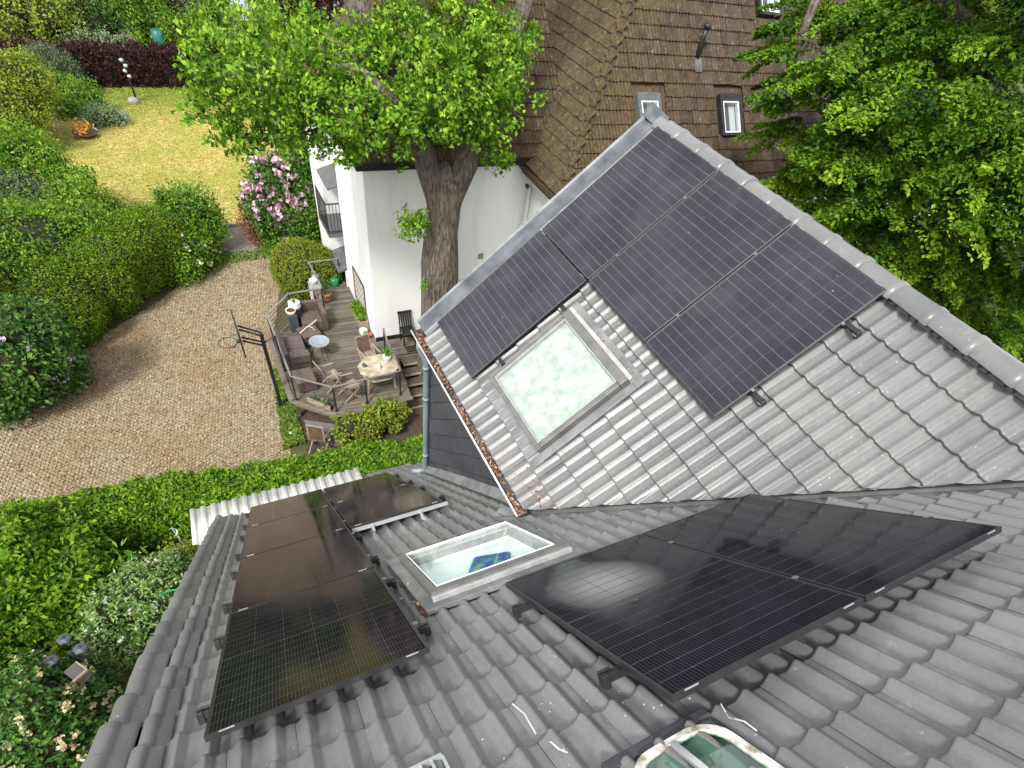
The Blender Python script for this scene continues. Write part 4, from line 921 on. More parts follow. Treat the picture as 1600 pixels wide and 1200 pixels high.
va = MB(); va.bx(14.85 - HX - 0.14, 14.85 - HX + 0.14, 3.15, 3.5, 0.05, 0.065); va.build('vent_apron', M_ZINC, NB, SROOF)
# eaves, gutter and pipe
ev = MB(); ev.bx(HX - 0.12, HX - 0.02, HY + 0.0, HY + 7, HZ - 0.12, HZ - 0.02); ev.bx(HX - 0.12, 22, HY - 0.12, HY - 0.01, HZ - 0.12, HZ - 0.02); ev.build('gutter', M_DARKWOOD, NB)
ev = MB(); ev.bx(HX, HX + 0.36, HY + 0.3, 9.0, HZ - 0.26, HZ - 0.13); ev.bx(HX, 22, HY + 0.02, HY + 0.36, HZ - 0.30, HZ - 0.14); ev.build('soffit', M_BLACK, NB)
dp = MB(); dp.tube([(HX - 0.06, 9.9, HZ - 0.1), (HX - 0.06, 9.9, HZ - 0.35), (HX + 0.24, 9.55, HZ - 0.55), (HX + 0.24, 8.9, 0.62)], 0.05, 10); dp.build('drain_elbow', M_BLACK, NB)
dp = MB(); dp.tube([(9.66, 8.85, 0.65), (9.66, 8.85, GZ)], 0.05, 10); dp.build('drainpipe', M_WHITE, NB)
av = MB(); av.bx(8.20, 8.38, 9.005, 9.03, -1.57, -1.40); av.build('air_vent', pm('tan_vent', (0.2, 0.17, 0.1), (0.3, 0.26, 0.17), 30, 0.7, 0.3), NB)
pl = MB(); pl.bx(4.61, 9.7, 9.00, 9.028, GZ, DZ + 0.10); pl.build('plinth', M_BLACK, NB)
# west facade: canopies, balcony, door in the recess between the two white piers
for zc in (-0.62, -3.45):
    cpy = MB(); cpy.add([(5.35, 12.32, zc + 0.28), (5.35, 13.73, zc + 0.28), (4.30, 13.73, zc - 0.02), (4.30, 12.32, zc - 0.02), (5.35, 12.32, zc + 0.22), (5.35, 13.73, zc + 0.22), (4.30, 13.73, zc - 0.08), (4.30, 12.32, zc - 0.08)], [(0, 1, 2, 3), (7, 6, 5, 4), (3, 2, 6, 7), (0, 3, 7, 4), (2, 1, 5, 6)])
    cpy.build('canopy', M_SILL, NB)
bl_ = MB(); bl_.bx(4.15, 5.35, 12.32, 13.73, -2.22, -2.10); BAL = bl_.build('balcony', M_SILL, NB)
rl = MB()
for p, q in (((4.17, 12.34), (4.17, 13.71)), ((4.17, 12.34), (4.6, 12.34))):
    for z in (-1.12, -2.02): rl.bar((*p, z), (*q, z), 0.04, 0.03)
    n = 12 if p != q and q[1] > 13 else 4
    for k in range(n + 1): x = p[0] + (q[0] - p[0]) * k / n; y = p[1] + (q[1] - p[1]) * k / n; rl.bar((x, y, -2.1), (x, y, -1.12), 0.016, 0.016)
rl.build('railing', M_BLACK, BAL)
for z0_, z1_ in ((-0.15, 0.95), (-2.05, -0.75), (-4.05, -3.55)):
    wf = MB(); wf.bx(5.30, 5.348, 12.5, 13.5, z0_, z0_ + 0.08); wf.bx(5.30, 5.348, 12.5, 13.5, z1_ - 0.08, z1_); wf.bx(5.30, 5.348, 12.5, 12.58, z0_ + 0.08, z1_ - 0.08); wf.bx(5.30, 5.348, 13.42, 13.5, z0_ + 0.08, z1_ - 0.08)
    wd = wf.build('window', M_WHITE, NB); p = MB(); p.bx(5.33, 5.34, 12.58, 13.42, z0_ + 0.08, z1_ - 0.08); p.build('pane', M_WINGLASS, wd)
dr = MB(); dr.bx(5.0, 5.05, 12.36, 13.2, DZ, DZ + 0.75); dr.bx(4.55, 5.0, 12.32, 12.36, DZ, DZ + 0.7); dr.build('door', M_WHITE, NB)

# ================================================================ DECK
DECK = [(1.45, 6.84), (2.47, 5.90), (4.80, 6.02), (5.02, 8.04), (5.80, 8.02), (5.86, 8.98), (4.60, 8.98), (4.58, 12.72), (3.37, 12.6), (3.43, 10.95), (2.31, 10.86), (1.42, 9.88)]
D = thing('deck', 'raised weathered wooden terrace deck of narrow boards beside the white house', 'deck', (3.2, 9.0, GZ))
pw = 0.145
for j in range(int((12.75 - 5.9) / pw) + 1):
    y = 5.9 + pw * (j + 0.5); xs = []
    for i in range(len(DECK)):
        (xa, ya), (xb, yb) = DECK[i], DECK[(i + 1) % len(DECK)]
        if (ya > y) != (yb > y): xs.append(xa + (y - ya) / (yb - ya) * (xb - xa))
    xs.sort(); pgap = 0.006
    for q in range(0, len(xs) - 1, 2):
        b = MB(); b.bx(xs[q], xs[q + 1], y - pw / 2 + pgap, y + pw / 2 - pgap, DZ - 0.028, DZ + rng.normal(0, 0.0025)); b.build('plank', M_DECK, D)
b = MB()
for i in range(len(DECK)):
    (xa, ya), (xb, yb) = DECK[i], DECK[(i + 1) % len(DECK)]
    if i in (5, 6): continue
    b.bar((xa, ya, DZ - 0.11), (xb, yb, DZ - 0.11), 0.045, 0.15)
b.build('edge_board', M_DECK, D)
b = MB(); b.bar((1.36, 9.85, DZ + 0.02), (1.38, 6.83, DZ + 0.02), 0.16, 0.03); b.bar((1.38, 6.83, DZ + 0.02), (2.45, 5.84, DZ + 0.02), 0.16, 0.03); b.bar((2.45, 5.84, DZ + 0.02), (4.82, 5.95, DZ + 0.02), 0.16, 0.03); b.build('coping_board', M_DECK, D)
for x, y in ((1.5, 6.9), (2.5, 6.05), (3.6, 6.1), (4.7, 6.15), (1.5, 8.4), (1.5, 9.8), (3.4, 8.0), (4.9, 8.0)): b = MB(); b.bx(x - 0.05, x + 0.05, y - 0.05, y + 0.05, GZ, DZ - 0.03); b.build('deck_post', M_DECKDARK, D)
# stairs down to the soil bed
S = thing('garden_stairs', 'short flight of dark wooden steps at the right end of the deck', 'stairs', (5.3, 7.2, GZ))
for k, (xa, xb, y0, y1) in enumerate(((5.12, 5.66, 7.66, 8.0), (5.06, 5.62, 7.30, 7.64), (5.03, 5.60, 6.94, 7.28), (4.90, 5.58, 6.56, 6.92), (4.76, 5.52, 6.18, 6.54))):
    z = DZ - 0.14 * (k + 1) + 0.02
    tr = MB(); tr.bx(xa, xb, y0 + 0.045, y1 + 0.02, z - 0.03, z); tr.build('tread', M_DECKDARK, S)
    tr = MB(); tr.bx(xa, xb, y0, y0 + 0.04, z - 0.05, z + 0.006); tr.build('nosing', M_TEAK, S)
st = MB(); st.bar((5.74, 8.0, DZ - 0.12), (5.58, 6.15, GZ + 0.02), 0.05, 0.2); st.bar((5.05, 8.0, DZ - 0.14), (4.72, 6.15, GZ + 0.02), 0.04, 0.18); st.build('stringer', M_DECKDARK, S)
# railings
def railing(label, path, posts, ztop=DZ + 0.95, wires=False):
    t = thing('deck_railing', label, 'railing', (path[0][0], path[0][1], DZ), 'railings round the deck')
    for (x, y) in posts:
        p = MB(); p.bx(x - 0.022, x + 0.022, y - 0.022, y + 0.022, DZ - 0.06, ztop - 0.02); p.bx(x - 0.04, x + 0.04, y - 0.04, y + 0.04, DZ + 0.0, DZ + 0.018); p.build('post', M_BLACK, t)
    h = MB()
    for a, b_ in zip(path[:-1], path[1:]):
        h.bar((*a, ztop), (*b_, ztop), 0.05, 0.028)
    h.build('handrail', M_RAIL, t)
    if wires:
        wv = MB()
        for k in range(6):
            z = DZ + 0.12 + k * 0.135
            for a, b_ in wires: wv.bar((*a, z), (*b_, z), 0.012, 0.012)
        wv.build('rail_bar', M_BLACK, t)
    return t
railing('long black-posted deck railing with galvanised handrail wrapping the courtyard side and front', [(3.40, 10.93), (2.31, 10.84), (1.47, 9.84), (1.52, 6.82), (2.49, 6.04), (4.55, 6.20), (4.60, 7.60)], [(3.38, 10.92), (2.31, 10.83), (1.47, 9.83), (1.49, 8.3), (1.52, 6.83), (2.50, 6.06), (3.44, 6.12), (4.52, 6.20), (4.60, 7.55)], wires=[((2.31, 10.84), (1.47, 9.84)), ((1.47, 9.84), (1.50, 8.3))])
railing('short black railing behind the round clipped bush at the far deck end', [(3.42, 11.0), (3.37, 12.57), (4.40, 12.64)], [(3.37, 12.57), (4.40, 12.64)])
hr = railing('stub of black handrail at the top of the wooden steps', [(4.60, 7.62), (4.70, 8.3)], [(4.70, 8.3)], DZ + 0.97)

# ---- rattan lounge
def rattan(name, label, cat, parts, loc, group=None, rz=0):
    t = thing(name, label, cat, (0, 0, 0), group)
    for nm, x0, x1, y0, y1, z0, z1 in parts:
        b = MB(); b.bx(x0, x1, y0, y1, z0, z1); b.build(nm, M_RATTAN, t, bevel=0.018)
    t.location = loc; t.rotation_euler = (0, 0, rz); return t
RG = 'brown rattan lounge pieces on the deck'
rattan('lounge_chair', 'brown rattan corner armchair at the far end beside the white flower pot', 'armchair', [('base', -0.33, 0.33, -0.40, 0.30, 0.04, 0.32), ('seat', -0.32, 0.32, -0.39, 0.29, 0.325, 0.40), ('backrest', -0.37, 0.50, 0.305, 0.44, 0.04, 0.72), ('armrest', 0.335, 0.48, -0.40, 0.30, 0.04, 0.70)], (2.80, 10.30, DZ), RG)
rattan('rattan_ottoman', 'square brown rattan stool standing askew with a pale branch lying on it', 'stool', [('base', -0.29, 0.29, -0.29, 0.29, 0.03, 0.33), ('seat', -0.30, 0.30, -0.30, 0.30, 0.335, 0.40)], (2.57, 9.54, DZ), RG, 0.24)
rattan('lounge_sofa', 'brown rattan sofa along the courtyard railing with wide front armrest', 'sofa', [('base', -0.30, 0.28, -0.62, 0.68, 0.04, 0.32), ('seat', -0.29, 0.28, 0.02, 0.67, 0.325, 0.40), ('seat', -0.29, 0.28, -0.38, -0.0, 0.325, 0.40), ('backrest', -0.45, -0.31, -0.62, 0.68, 0.04, 0.70), ('armrest', -0.30, 0.30, -0.66, -0.39, 0.325, 0.60)], (2.0, 8.74, DZ), RG)
rattan('rattan_ottoman', 'low brown rattan stool behind the front corner of the railing', 'stool', [('base', -0.28, 0.28, -0.32, 0.32, 0.03, 0.33), ('seat', -0.29, 0.29, -0.33, 0.33, 0.335, 0.40)], (1.93, 7.42, DZ), RG, 0.04)
br = MB(); br.tube([(2.28, 9.42, DZ + 0.43), (2.52, 9.62, DZ + 0.45), (2.72, 9.76, DZ + 0.46), (2.93, 9.88, DZ + 0.52)], [0.018, 0.022, 0.02, 0.024], 7); br.tube([(2.60, 9.68, DZ + 0.45), (2.72, 9.60, DZ + 0.44), (2.74, 9.45, DZ + 0.43)], [0.015, 0.014, 0.01], 6)
tag(br.build('branch', pm('bleached_wood', (0.5, 0.43, 0.32), (0.68, 0.6, 0.48), 8, 0.8, 0.3)), 'bleached forked branch lying across the rattan stool', 'branch')
t = thing('round_table', 'small round blue-grey metal side table on thin black legs', 'table', (2.72, 8.70, DZ))
b = MB(); b.lathe([(0.30, 0.545), (0.315, 0.55), (0.315, 0.572), (0.305, 0.578), (0.29, 0.566), (0.005, 0.566)], (2.72, 8.70, DZ), 32); b.build('tabletop', M_GALV, t)
b = MB()
for k in range(3):
    a = 0.5 + k * 2.094; b.tube([(2.72 + 0.10 * math.cos(a), 8.70 + 0.10 * math.sin(a), DZ + 0.54), (2.72 + 0.32 * math.cos(a), 8.70 + 0.32 * math.sin(a), DZ + 0.01), (2.72 + 0.32 * math.cos(a + 0.5), 8.70 + 0.32 * math.sin(a + 0.5), DZ + 0.01), (2.72 + 0.12 * math.cos(a + 0.7), 8.70 + 0.12 * math.sin(a + 0.7), DZ + 0.54)], 0.009, 6)
b.build('leg_frame', M_BLACK, t)
# ---- octagonal table
t = thing('octagonal_table', 'pale mossy octagonal wooden garden table at the deck corner', 'table', (4.07, 6.88, DZ))
oc = [(3.46, 7.0), (3.78, 7.34), (4.34, 7.37), (4.67, 7.03), (4.66, 6.66), (4.38, 6.38), (3.72, 6.36), (3.45, 6.62)]
b = MB(); b.prism(oc, DZ + 0.715, DZ + 0.75); b.build('tabletop', M_TABLE, t, bevel=0.006)
b = MB(); b.prism([(4.07 + (x - 4.07) * 0.8, 6.88 + (y - 6.88) * 0.8) for x, y in oc], DZ + 0.44, DZ + 0.465); b.build('lower_shelf', M_TABLE, t)
for x, y in ((3.62, 6.55), (4.5, 6.58), (4.48, 7.2), (3.66, 7.18)):
    b = MB(); b.bar((x, y, DZ), (4.07 + (x - 4.07) * 0.8, 6.88 + (y - 6.88) * 0.8, DZ + 0.715), 0.06, 0.05); b.build('leg', M_TEAK, t)
def pot(name, label, cat, c, prof, mt, plant=None, group=None, n=18):
    t = thing(name, label, cat, c, group); b = MB(); b.lathe(prof, c, n); b.build('pot', mt, t)
    r, z = prof[-1]; s = MB(); s.lathe([(0.002, 0), (r * 0.86, 0), (r * 0.86, 0.004), (0.002, 0.006)], (c[0], c[1], c[2] + z - 0.025), n); s.build('potting_soil', M_SOIL, t)
    if plant:
        bs_, mt2, sz, dn = plant; P, N, v = blob_points([(c[0] + dx, c[1] + dy, c[2] + z + dz, rr) for dx, dy, dz, rr in bs_], dn, crad=0.06, per=6, shell=(0.2, 1.05)); leaves('plant', P, N, v, sz, mt2, t)
    return t
pot('flower_pot', 'white pot with terracotta soil and a leafy green plant on the octagonal table', 'flower pot', (4.39, 7.03, DZ + 0.752), [(0.075, 0), (0.105, 0.03), (0.12, 0.14), (0.128, 0.15), (0.112, 0.15)], M_CERAMIC, ([(0.05, 0.05, 0.12, 0.12), (0.0, 0.0, 0.03, 0.09)], L_MID, 0.07, 900))
j = MB(); j.lathe([(0.04, 0), (0.062, 0.02), (0.066, 0.09), (0.045, 0.12), (0.05, 0.135), (0.02, 0.165), (0.004, 0.17)], (4.03, 6.72, DZ + 0.752), 14); tag(j.build('jar', M_CERAMIC), 'small pale lidded jar on the octagonal table', 'jar')
j = MB(); j.lathe([(0.06, 0), (0.075, 0.01), (0.08, 0.03), (0.065, 0.032), (0.02, 0.02)], (3.66, 6.93, DZ + 0.752), 14); j.tube([(3.6, 6.98, DZ + 0.77), (3.68, 7.04, DZ + 0.79)], 0.012, 6); tag(j.build('ashtray', M_SLATEPOT), 'dark grey bowl near the left corner of the octagonal table', 'bowl')
# ---- folding chairs (local: seat faces -y)
def folding_chair(label, loc, rz, mt=M_TEAK, slat=M_TEAKDARK, arms=True):
    t = thing('folding_chair', label, 'chair', (0, 0, 0), 'folding wooden chairs on the deck')
    for s in (-1, 1):
        b = MB(); b.bar((s * 0.25, -0.27, 0.0), (s * 0.25, 0.24, 0.62), 0.03, 0.045); b.build('leg', mt, t)
        b = MB(); b.bar((s * 0.22, 0.30, 0.0), (s * 0.22, -0.22, 0.44), 0.03, 0.045); b.build('leg', mt, t)
        if arms: b = MB(); b.bar((s * 0.265, -0.24, 0.64), (s * 0.265, 0.24, 0.66), 0.05, 0.022); b.build('armrest', mt, t)
    b = MB(); b.bar((-0.25, -0.25, 0.02), (0.25, -0.25, 0.02), 0.03, 0.04); b.build('stretcher', mt, t)
    for k in range(7): y = -0.22 + k * 0.065; b = MB(); b.bx(-0.21, 0.21, y - 0.024, y + 0.024, 0.435, 0.452); b.build('seat_slat', mt, t)
    R_ = Matrix.Translation((0, 0.22, 0.45)) @ Matrix.Rotation(-0.28, 4, 'X')
    b = MB(); b.bx(-0.24, -0.205, -0.012, 0.012, 0, 0.56, R_); b.bx(0.205, 0.24, -0.012, 0.012, 0, 0.56, R_); b.bx(-0.205, 0.205, -0.012, 0.012, 0.52, 0.56, R_); b.build('back_frame', mt, t)
    for k in range(8): x = -0.18 + k * 0.0515; b = MB(); b.bx(x - 0.021, x + 0.021, -0.007, 0.007, 0.02, 0.515, R_); b.build('back_slat', slat, t)
    t.location = loc; t.rotation_euler = (0, 0, rz); return t
ch0 = folding_chair('brown folding chair left of the pair, next to the rattan stool', (2.66, 7.14, DZ), 0.55 + math.pi / 2 - 0.3)
dup(ch0, (3.06, 6.56, DZ), 0.55 + math.pi / 2 - 0.4, 'brown folding chair right of the pair, close to the front railing')
dup(ch0, (4.02, 7.74, DZ), 0.25, 'folding chair with its slatted back behind the octagonal table')
# ---- planters and pots on the deck
t = thing('planter_column', 'tall slate-grey square planter with a pale rim beside the armchair', 'planter', (2.22, 10.26, DZ))
b = MB(); b.bx(2.09, 2.37, 10.10, 10.38, DZ, DZ + 0.62); b.build('body', M_SLATEPOT, t, bevel=0.01)
b = MB(); b.lathe([(0.10, 0.0), (0.15, 0.05), (0.165, 0.14), (0.15, 0.15), (0.13, 0.10), (0.002, 0.09)], (2.22, 10.24, DZ + 0.62), 16); so_ = MB(); so_.lathe([(0.002, 0), (0.128, 0), (0.128, 0.004), (0.002, 0.006)], (2.22, 10.24, DZ + 0.745), 16); so_.build('potting_soil', M_SOIL, t); b.build('bowl', pm('cream_terracotta', (0.55, 0.4, 0.28), (0.78, 0.72, 0.64), 8, 0.6, 0.1), t)
pot('flower_pot', 'round white ceramic pot with a young plant behind the slate planter', 'flower pot', (2.40, 10.50, DZ + 0.62), [(0.10, 0), (0.185, 0.06), (0.20, 0.14), (0.165, 0.20), (0.19, 0.235), (0.165, 0.24)], M_CERAMIC, ([(0, 0, 0.07, 0.10)], L_MID, 0.09, 420))
b = MB(); b.bx(2.27, 2.55, 10.40, 10.66, DZ, DZ + 0.62); tag(b.build('plant_stand', M_SLATEPOT, bevel=0.01), 'plain dark plinth under the round white pot', 'plinth')
t = thing('plant_table', 'small grey plant table by the railing holding a white pot', 'table', (3.30, 11.6, DZ))
b = MB(); b.bx(3.12, 3.48, 11.38, 11.84, DZ + 0.66, DZ + 0.70); b.build('tabletop', M_STONE, t)
for x in (3.15, 3.45):
    for y in (11.42, 11.80): b = MB(); b.bx(x - 0.02, x + 0.02, y - 0.02, y + 0.02, DZ, DZ + 0.66); b.build('leg', M_WHITE, t)
pot('flower_pot', 'white pot on the small grey plant table', 'flower pot', (3.28, 11.66, DZ + 0.702), [(0.07, 0), (0.10, 0.05), (0.125, 0.14), (0.13, 0.15), (0.11, 0.15)], M_CERAMIC)
pot('flower_pot', 'brown terracotta pot with withered plant on the deck boards beside the plant table', 'flower pot', (3.64, 11.60, DZ), [(0.12, 0), (0.16, 0.15), (0.18, 0.30), (0.19, 0.31), (0.165, 0.31)], M_TERRA, ([(0, 0, 0.15, 0.18), (-0.05, 0.2, 0.30, 0.14)], L_GREY, 0.07, 500))
pot('flower_pot', 'white trailing flower pot hung on the short railing', 'flower pot', (3.44, 12.10, DZ + 0.62), [(0.05, 0), (0.08, 0.03), (0.10, 0.12), (0.085, 0.12)], M_CERAMIC, ([(0, 0, 0.02, 0.12)], L_SILVER, 0.06, 700))
t = thing('watering_can', 'green plastic watering can on the far deck boards', 'watering can', (4.16, 12.55, DZ))
b = MB(); b.lathe([(0.14, 0), (0.16, 0.02), (0.155, 0.20), (0.12, 0.27), (0.07, 0.28), (0.06, 0.26)], (4.16, 12.55, DZ), 18); b.build('body', M_GREENP, t)
b = MB(); b.tube([(4.03, 12.55, DZ + 0.08), (3.86, 12.58, DZ + 0.22), (3.76, 12.60, DZ + 0.30)], [0.03, 0.02, 0.022], 8); b.lathe([(0.02, 0), (0.045, 0.03), (0.045, 0.04), (0.002, 0.045)], (3.75, 12.60, DZ + 0.29), 10); b.build('spout', M_GREENP, t)
b = MB(); b.tube([(4.22, 12.55, DZ + 0.27), (4.20, 12.55, DZ + 0.36), (4.32, 12.55, DZ + 0.34), (4.34, 12.55, DZ + 0.18), (4.31, 12.55, DZ + 0.08)], 0.016, 8); b.build('handle', M_GREENP, t)
t = thing('planter_trough', 'pale wooden trough of herbs against the white wall', 'planter', (4.42, 10.2, DZ))
b = MB(); b.bx(4.27, 4.58, 9.72, 9.75, DZ, DZ + 0.28); b.bx(4.27, 4.58, 10.85, 10.88, DZ, DZ + 0.28); b.bx(4.27, 4.30, 9.75, 10.85, DZ, DZ + 0.28); b.bx(4.55, 4.58, 9.75, 10.85, DZ, DZ + 0.28); b.bx(4.30, 4.55, 9.75, 10.85, DZ + 0.0, DZ + 0.2); b.build('box', M_TEAK, t)
P, N, v = blob_points([(4.42, 10.0, DZ + 0.35, 0.2), (4.42, 10.4, DZ + 0.33, 0.19), (4.42, 10.7, DZ + 0.3, 0.17)], 900, crad=0.06, per=6, shell=(0.3, 1.05)); leaves('plant', P, N, v, 0.08, L_MID, t)
t = thing('trellis', 'diamond-pattern brown wooden trellis on the white house corner', 'trellis', (4.60, 10.6, DZ))
b = MB(); y0, y1, z0_, z1_ = 10.0, 11.3, DZ + 0.25, DZ + 1.4
for a_, b_ in (((y0, z0_), (y1, z0_)), ((y1, z0_), (y1, z1_)), ((y1, z1_), (y0, z1_)), ((y0, z1_), (y0, z0_))): b.bar((4.595, *a_), (4.595, *b_), 0.03, 0.03, (1, 0, 0))
b.build('frame', M_DARKWOOD, t); b = MB()
for k in range(-6, 8):
    for sgn in (1, -1):
        pts = []
        for q in np.linspace(-1, 1, 60):
            y = 10.65 + k * 0.2 + q * 0.9; z = (z0_ + z1_) / 2 + sgn * q * 0.9
            if y0 < y < y1 and z0_ < z < z1_: pts.append((y, z))
        if len(pts) > 2: b.bar((4.597 - 0.008 * sgn, *pts[0]), (4.597 - 0.008 * sgn, *pts[-1]), 0.018, 0.008, (1, 0, 0))
b.build('lattice', M_TEAK, t)
b = MB(); b.lathe([(0.14, 0), (0.17, 0.05), (0.13, 0.11), (0.15, 0.14), (0.04, 0.15), (0.07, 0.19)], (4.32, 9.5, DZ), 6, False); tag(b.build('compost_bag', pm('white_green_film', (0.08, 0.30, 0.10), (0.62, 0.62, 0.60), 9, 0.35, 0.6, 20, lo=0.42, hi=0.48)), 'crumpled white and green potting bag at the white wall corner', 'bag')
b = MB(); b.lathe([(0.08, 0), (0.10, 0.12), (0.11, 0.13), (0.09, 0.13), (0.07, 0.03)], (4.46, 9.24, DZ), 14); tag(b.build('bucket', M_REDP), 'small red bucket beside the white potting bag', 'bucket')
t = thing('window_box', 'weathered balcony box with sparse weeds along the diagonal railing', 'planter', (2.1, 6.42, DZ))
for o_ in (-0.09, 0.09):
    b = MB(); d = Vector((0.46, -0.52, 0)).normalized(); nn = Vector((d.y, -d.x, 0)); c = Vector((2.14, 6.46, DZ + 0.10)) - nn * o_; b.bar(c - d * 0.4, c + d * 0.4, 0.02, 0.18); b.build('side', M_TEAK, t)
b = MB(); c = Vector((2.14, 6.46, DZ + 0.09)); b.bar(c - d * 0.39, c + d * 0.39, 0.155, 0.14); b.build('potting_soil', M_SOIL, t)
P, N, v = blob_points([(2.0, 6.62, DZ + 0.22, 0.12), (2.28, 6.30, DZ + 0.24, 0.15)], 700, crad=0.05, per=6, shell=(0.2, 1.05)); leaves('plant', P, N, v, 0.07, L_GREY, t)
# ---- black chair and grate on the landing
t = thing('garden_chair', 'black garden chair on the landing against the white wall', 'chair', (5.62, 8.72, DZ))
for x in (5.42, 5.82):
    for y in (8.46, 8.86): b = MB(); b.bx(x - 0.02, x + 0.02, y - 0.02, y + 0.02, DZ, DZ + 0.44); b.build('leg', M_BLACK, t)
b = MB(); b.bx(5.39, 5.85, 8.42, 8.90, DZ + 0.44, DZ + 0.48); b.build('seat', M_BLACK, t, bevel=0.01)
for k in range(6): x = 5.42 + k * 0.076; b = MB(); b.bar((x, 8.84, DZ + 0.48), (x, 8.97, DZ + 0.98), 0.05, 0.02, (0, 1, 0)); b.build('back_slat', M_BLACK, t)
b = MB(); b.bar((5.38, 8.97, DZ + 0.99), (5.86, 8.97, DZ + 0.99), 0.03, 0.06); b.build('back_rail', M_BLACK, t)
b = MB()
for k in range(7): b.bx(5.42 + k * 0.066, 5.45 + k * 0.066, 8.12, 8.38, DZ + 0.01, DZ + 0.04)
b.bx(5.40, 5.86, 8.10, 8.12, DZ + 0.01, DZ + 0.04); b.bx(5.40, 5.86, 8.38, 8.40, DZ + 0.01, DZ + 0.04)
tag(b.build('doormat', M_BLACK), 'black ribbed mat lying on the landing at the top of the steps', 'mat')

# ---- things below the deck front
b = MB(); nx = 14; pts = []
for i in range(nx + 1):
    for j_ in range(9):
        u_, v_ = i / nx, j_ / 8; x = 1.55 + u_ * 0.95; y = 6.25 - u_ * 0.55 - v_ * 0.55; z = GZ + 0.42 * (1 - v_) + 0.05 * math.sin(u_ * 9) * v_ + 0.03
        pts.append((x, y, max(z, GZ + 0.01)))
b.add(pts, [(i * 9 + j_, (i + 1) * 9 + j_, (i + 1) * 9 + j_ + 1, i * 9 + j_ + 1) for i in range(nx) for j_ in range(8)], True)
tag(b.build('tarpaulin', M_TARP), 'dark tarpaulin draped below the front corner of the deck', 'tarpaulin')
c2_ = dup(ch0, (1.72, 5.28, GZ + 0.02), 2.6, 'old folding chair on the ground below the deck corner'); c2_.rotation_euler = (0.35, 0.0, 2.6)
b = MB(); b.lathe([(0.001, 0), (0.06, 0.0), (0.065, 0.02), (0.001, 0.025)], (1.18, 5.85, GZ + 0.05), 12); b.lathe([(0.001, 0.0), (0.05, 0.01), (0.05, 0.05), (0.001, 0.06)], (1.10, 6.2, GZ + 0.05), 10); tag(b.build('stone_saucer', M_CERAMIC), 'small white saucer on the cobbles below the deck corner', 'saucer')

# ================================================================ BASKETBALL HOOP
t = thing('basketball_hoop', 'black freestanding basketball hoop beside the deck seen almost edge-on', 'basketball hoop', (1.08, 7.44, GZ))
b = MB(); b.bx(1.03, 1.13, 7.39, 7.49, GZ, GZ + 2.75); b.build('pole', M_BLACK, t)
b = MB(); b.tube([(1.12, 7.44, GZ + 2.45), (1.42, 7.55, GZ + 2.52), (1.45, 7.6, GZ + 1.2)], 0.02, 6); b.build('adjuster', M_BLACK, t)
b = MB()
for y in (7.36, 7.52):
    b.bar((1.08, y, GZ + 2.72), (0.58, y + 0.05, GZ + 2.98), 0.03, 0.04); b.bar((1.08, y, GZ + 2.40), (0.58, y + 0.05, GZ + 2.62), 0.03, 0.04)
b.build('arm', M_BLACK, t)
b = MB(); b.bx(0.52, 0.56, 6.92, 8.04, GZ + 2.42, GZ + 3.18); b.build('backboard', M_BLACK, t, bevel=0.01)
b = MB(); b.bx(0.515, 0.519, 7.28, 7.72, GZ + 2.60, GZ + 2.62); b.bx(0.515, 0.519, 7.28, 7.72, GZ + 2.93, GZ + 2.95); b.bx(0.515, 0.519, 7.28, 7.30, GZ + 2.62, GZ + 2.93); b.bx(0.515, 0.519, 7.70, 7.72, GZ + 2.62, GZ + 2.93); b.build('target_frame', M_WHITE, t)
b = MB(); pts = [(0.22 + 0.23 * math.cos(2 * math.pi * k / 28), 7.5 + 0.23 * math.sin(2 * math.pi * k / 28), GZ + 2.56) for k in range(29)]; b.tube(pts, 0.011, 6, False); b.bx(0.44, 0.52, 7.44, 7.56, GZ + 2.54, GZ + 2.58); b.build('rim', M_BLACK, t)

# ================================================================ TREES
OAK = [(1.52,7.20,3.90,0.53),(1.51,7.60,3.07,0.58),(2.51,8.20,3.98,0.68),(2.34,7.20,3.63,0.75),(2.60,7.60,2.73,0.68),(3.48,8.20,3.85,0.80),(3.36,7.00,3.50,0.84),(3.28,7.20,2.63,0.69),(4.60,8.20,3.90,0.72),(3.98,6.60,3.07,0.74),(4.73,6.60,2.89,0.60),(5.53,8.20,4.05,0.80),(6.25,7.80,4.43,0.90),(6.77,7.00,4.01,0.84),(5.80,6.60,3.88,0.70),(5.79,6.50,2.97,0.64),(6.86,6.80,2.98,0.75),(7.64,7.20,3.49,0.53),(7.51,8.20,4.28,0.89),(7.46,7.00,2.21,0.39),(8.95,9.00,4.14,0.42),(3.75,6.80,2.27,0.37),(1.76,7.50,2.48,0.40),(1.23,7.20,3.99,0.30),(5.2,8.0,3.0,0.8),(6.4,7.9,3.2,0.8),(3.0,8.1,3.2,0.7),(6.1,8.3,4.75,0.75),(7.0,8.0,4.75,0.8),(7.9,8.0,4.0,0.6),(5.0,7.6,3.7,0.7)]
t = thing('oak_tree', 'big oak with thick furrowed trunk and bright crown before the white wall', 'tree', (6.35, 7.5, GZ))
b = MB()
b.tube([(6.35, 7.6, GZ - 0.1), (6.35, 7.6, -4.2), (6.33, 7.55, -3.2), (6.28, 7.5, -2.0), (6.22, 7.45, -0.6), (6.24, 7.45, 0.3), (6.30, 7.45, 1.0), (6.30, 7.45, 1.6), (6.28, 7.45, 2.0)], [1.0, 0.74, 0.62, 0.57, 0.53, 0.45, 0.44, 0.36, 0.1], 18)
b.tube([(6.25, 7.45, 0.3), (6.08, 7.45, 1.2), (5.80, 7.45, 2.0), (5.45, 7.2, 2.75), (5.0, 7.05, 3.3), (4.3, 7.15, 3.85), (3.4, 7.4, 3.9)], [0.26, 0.29, 0.29, 0.23, 0.15, 0.11, 0.06], 14)
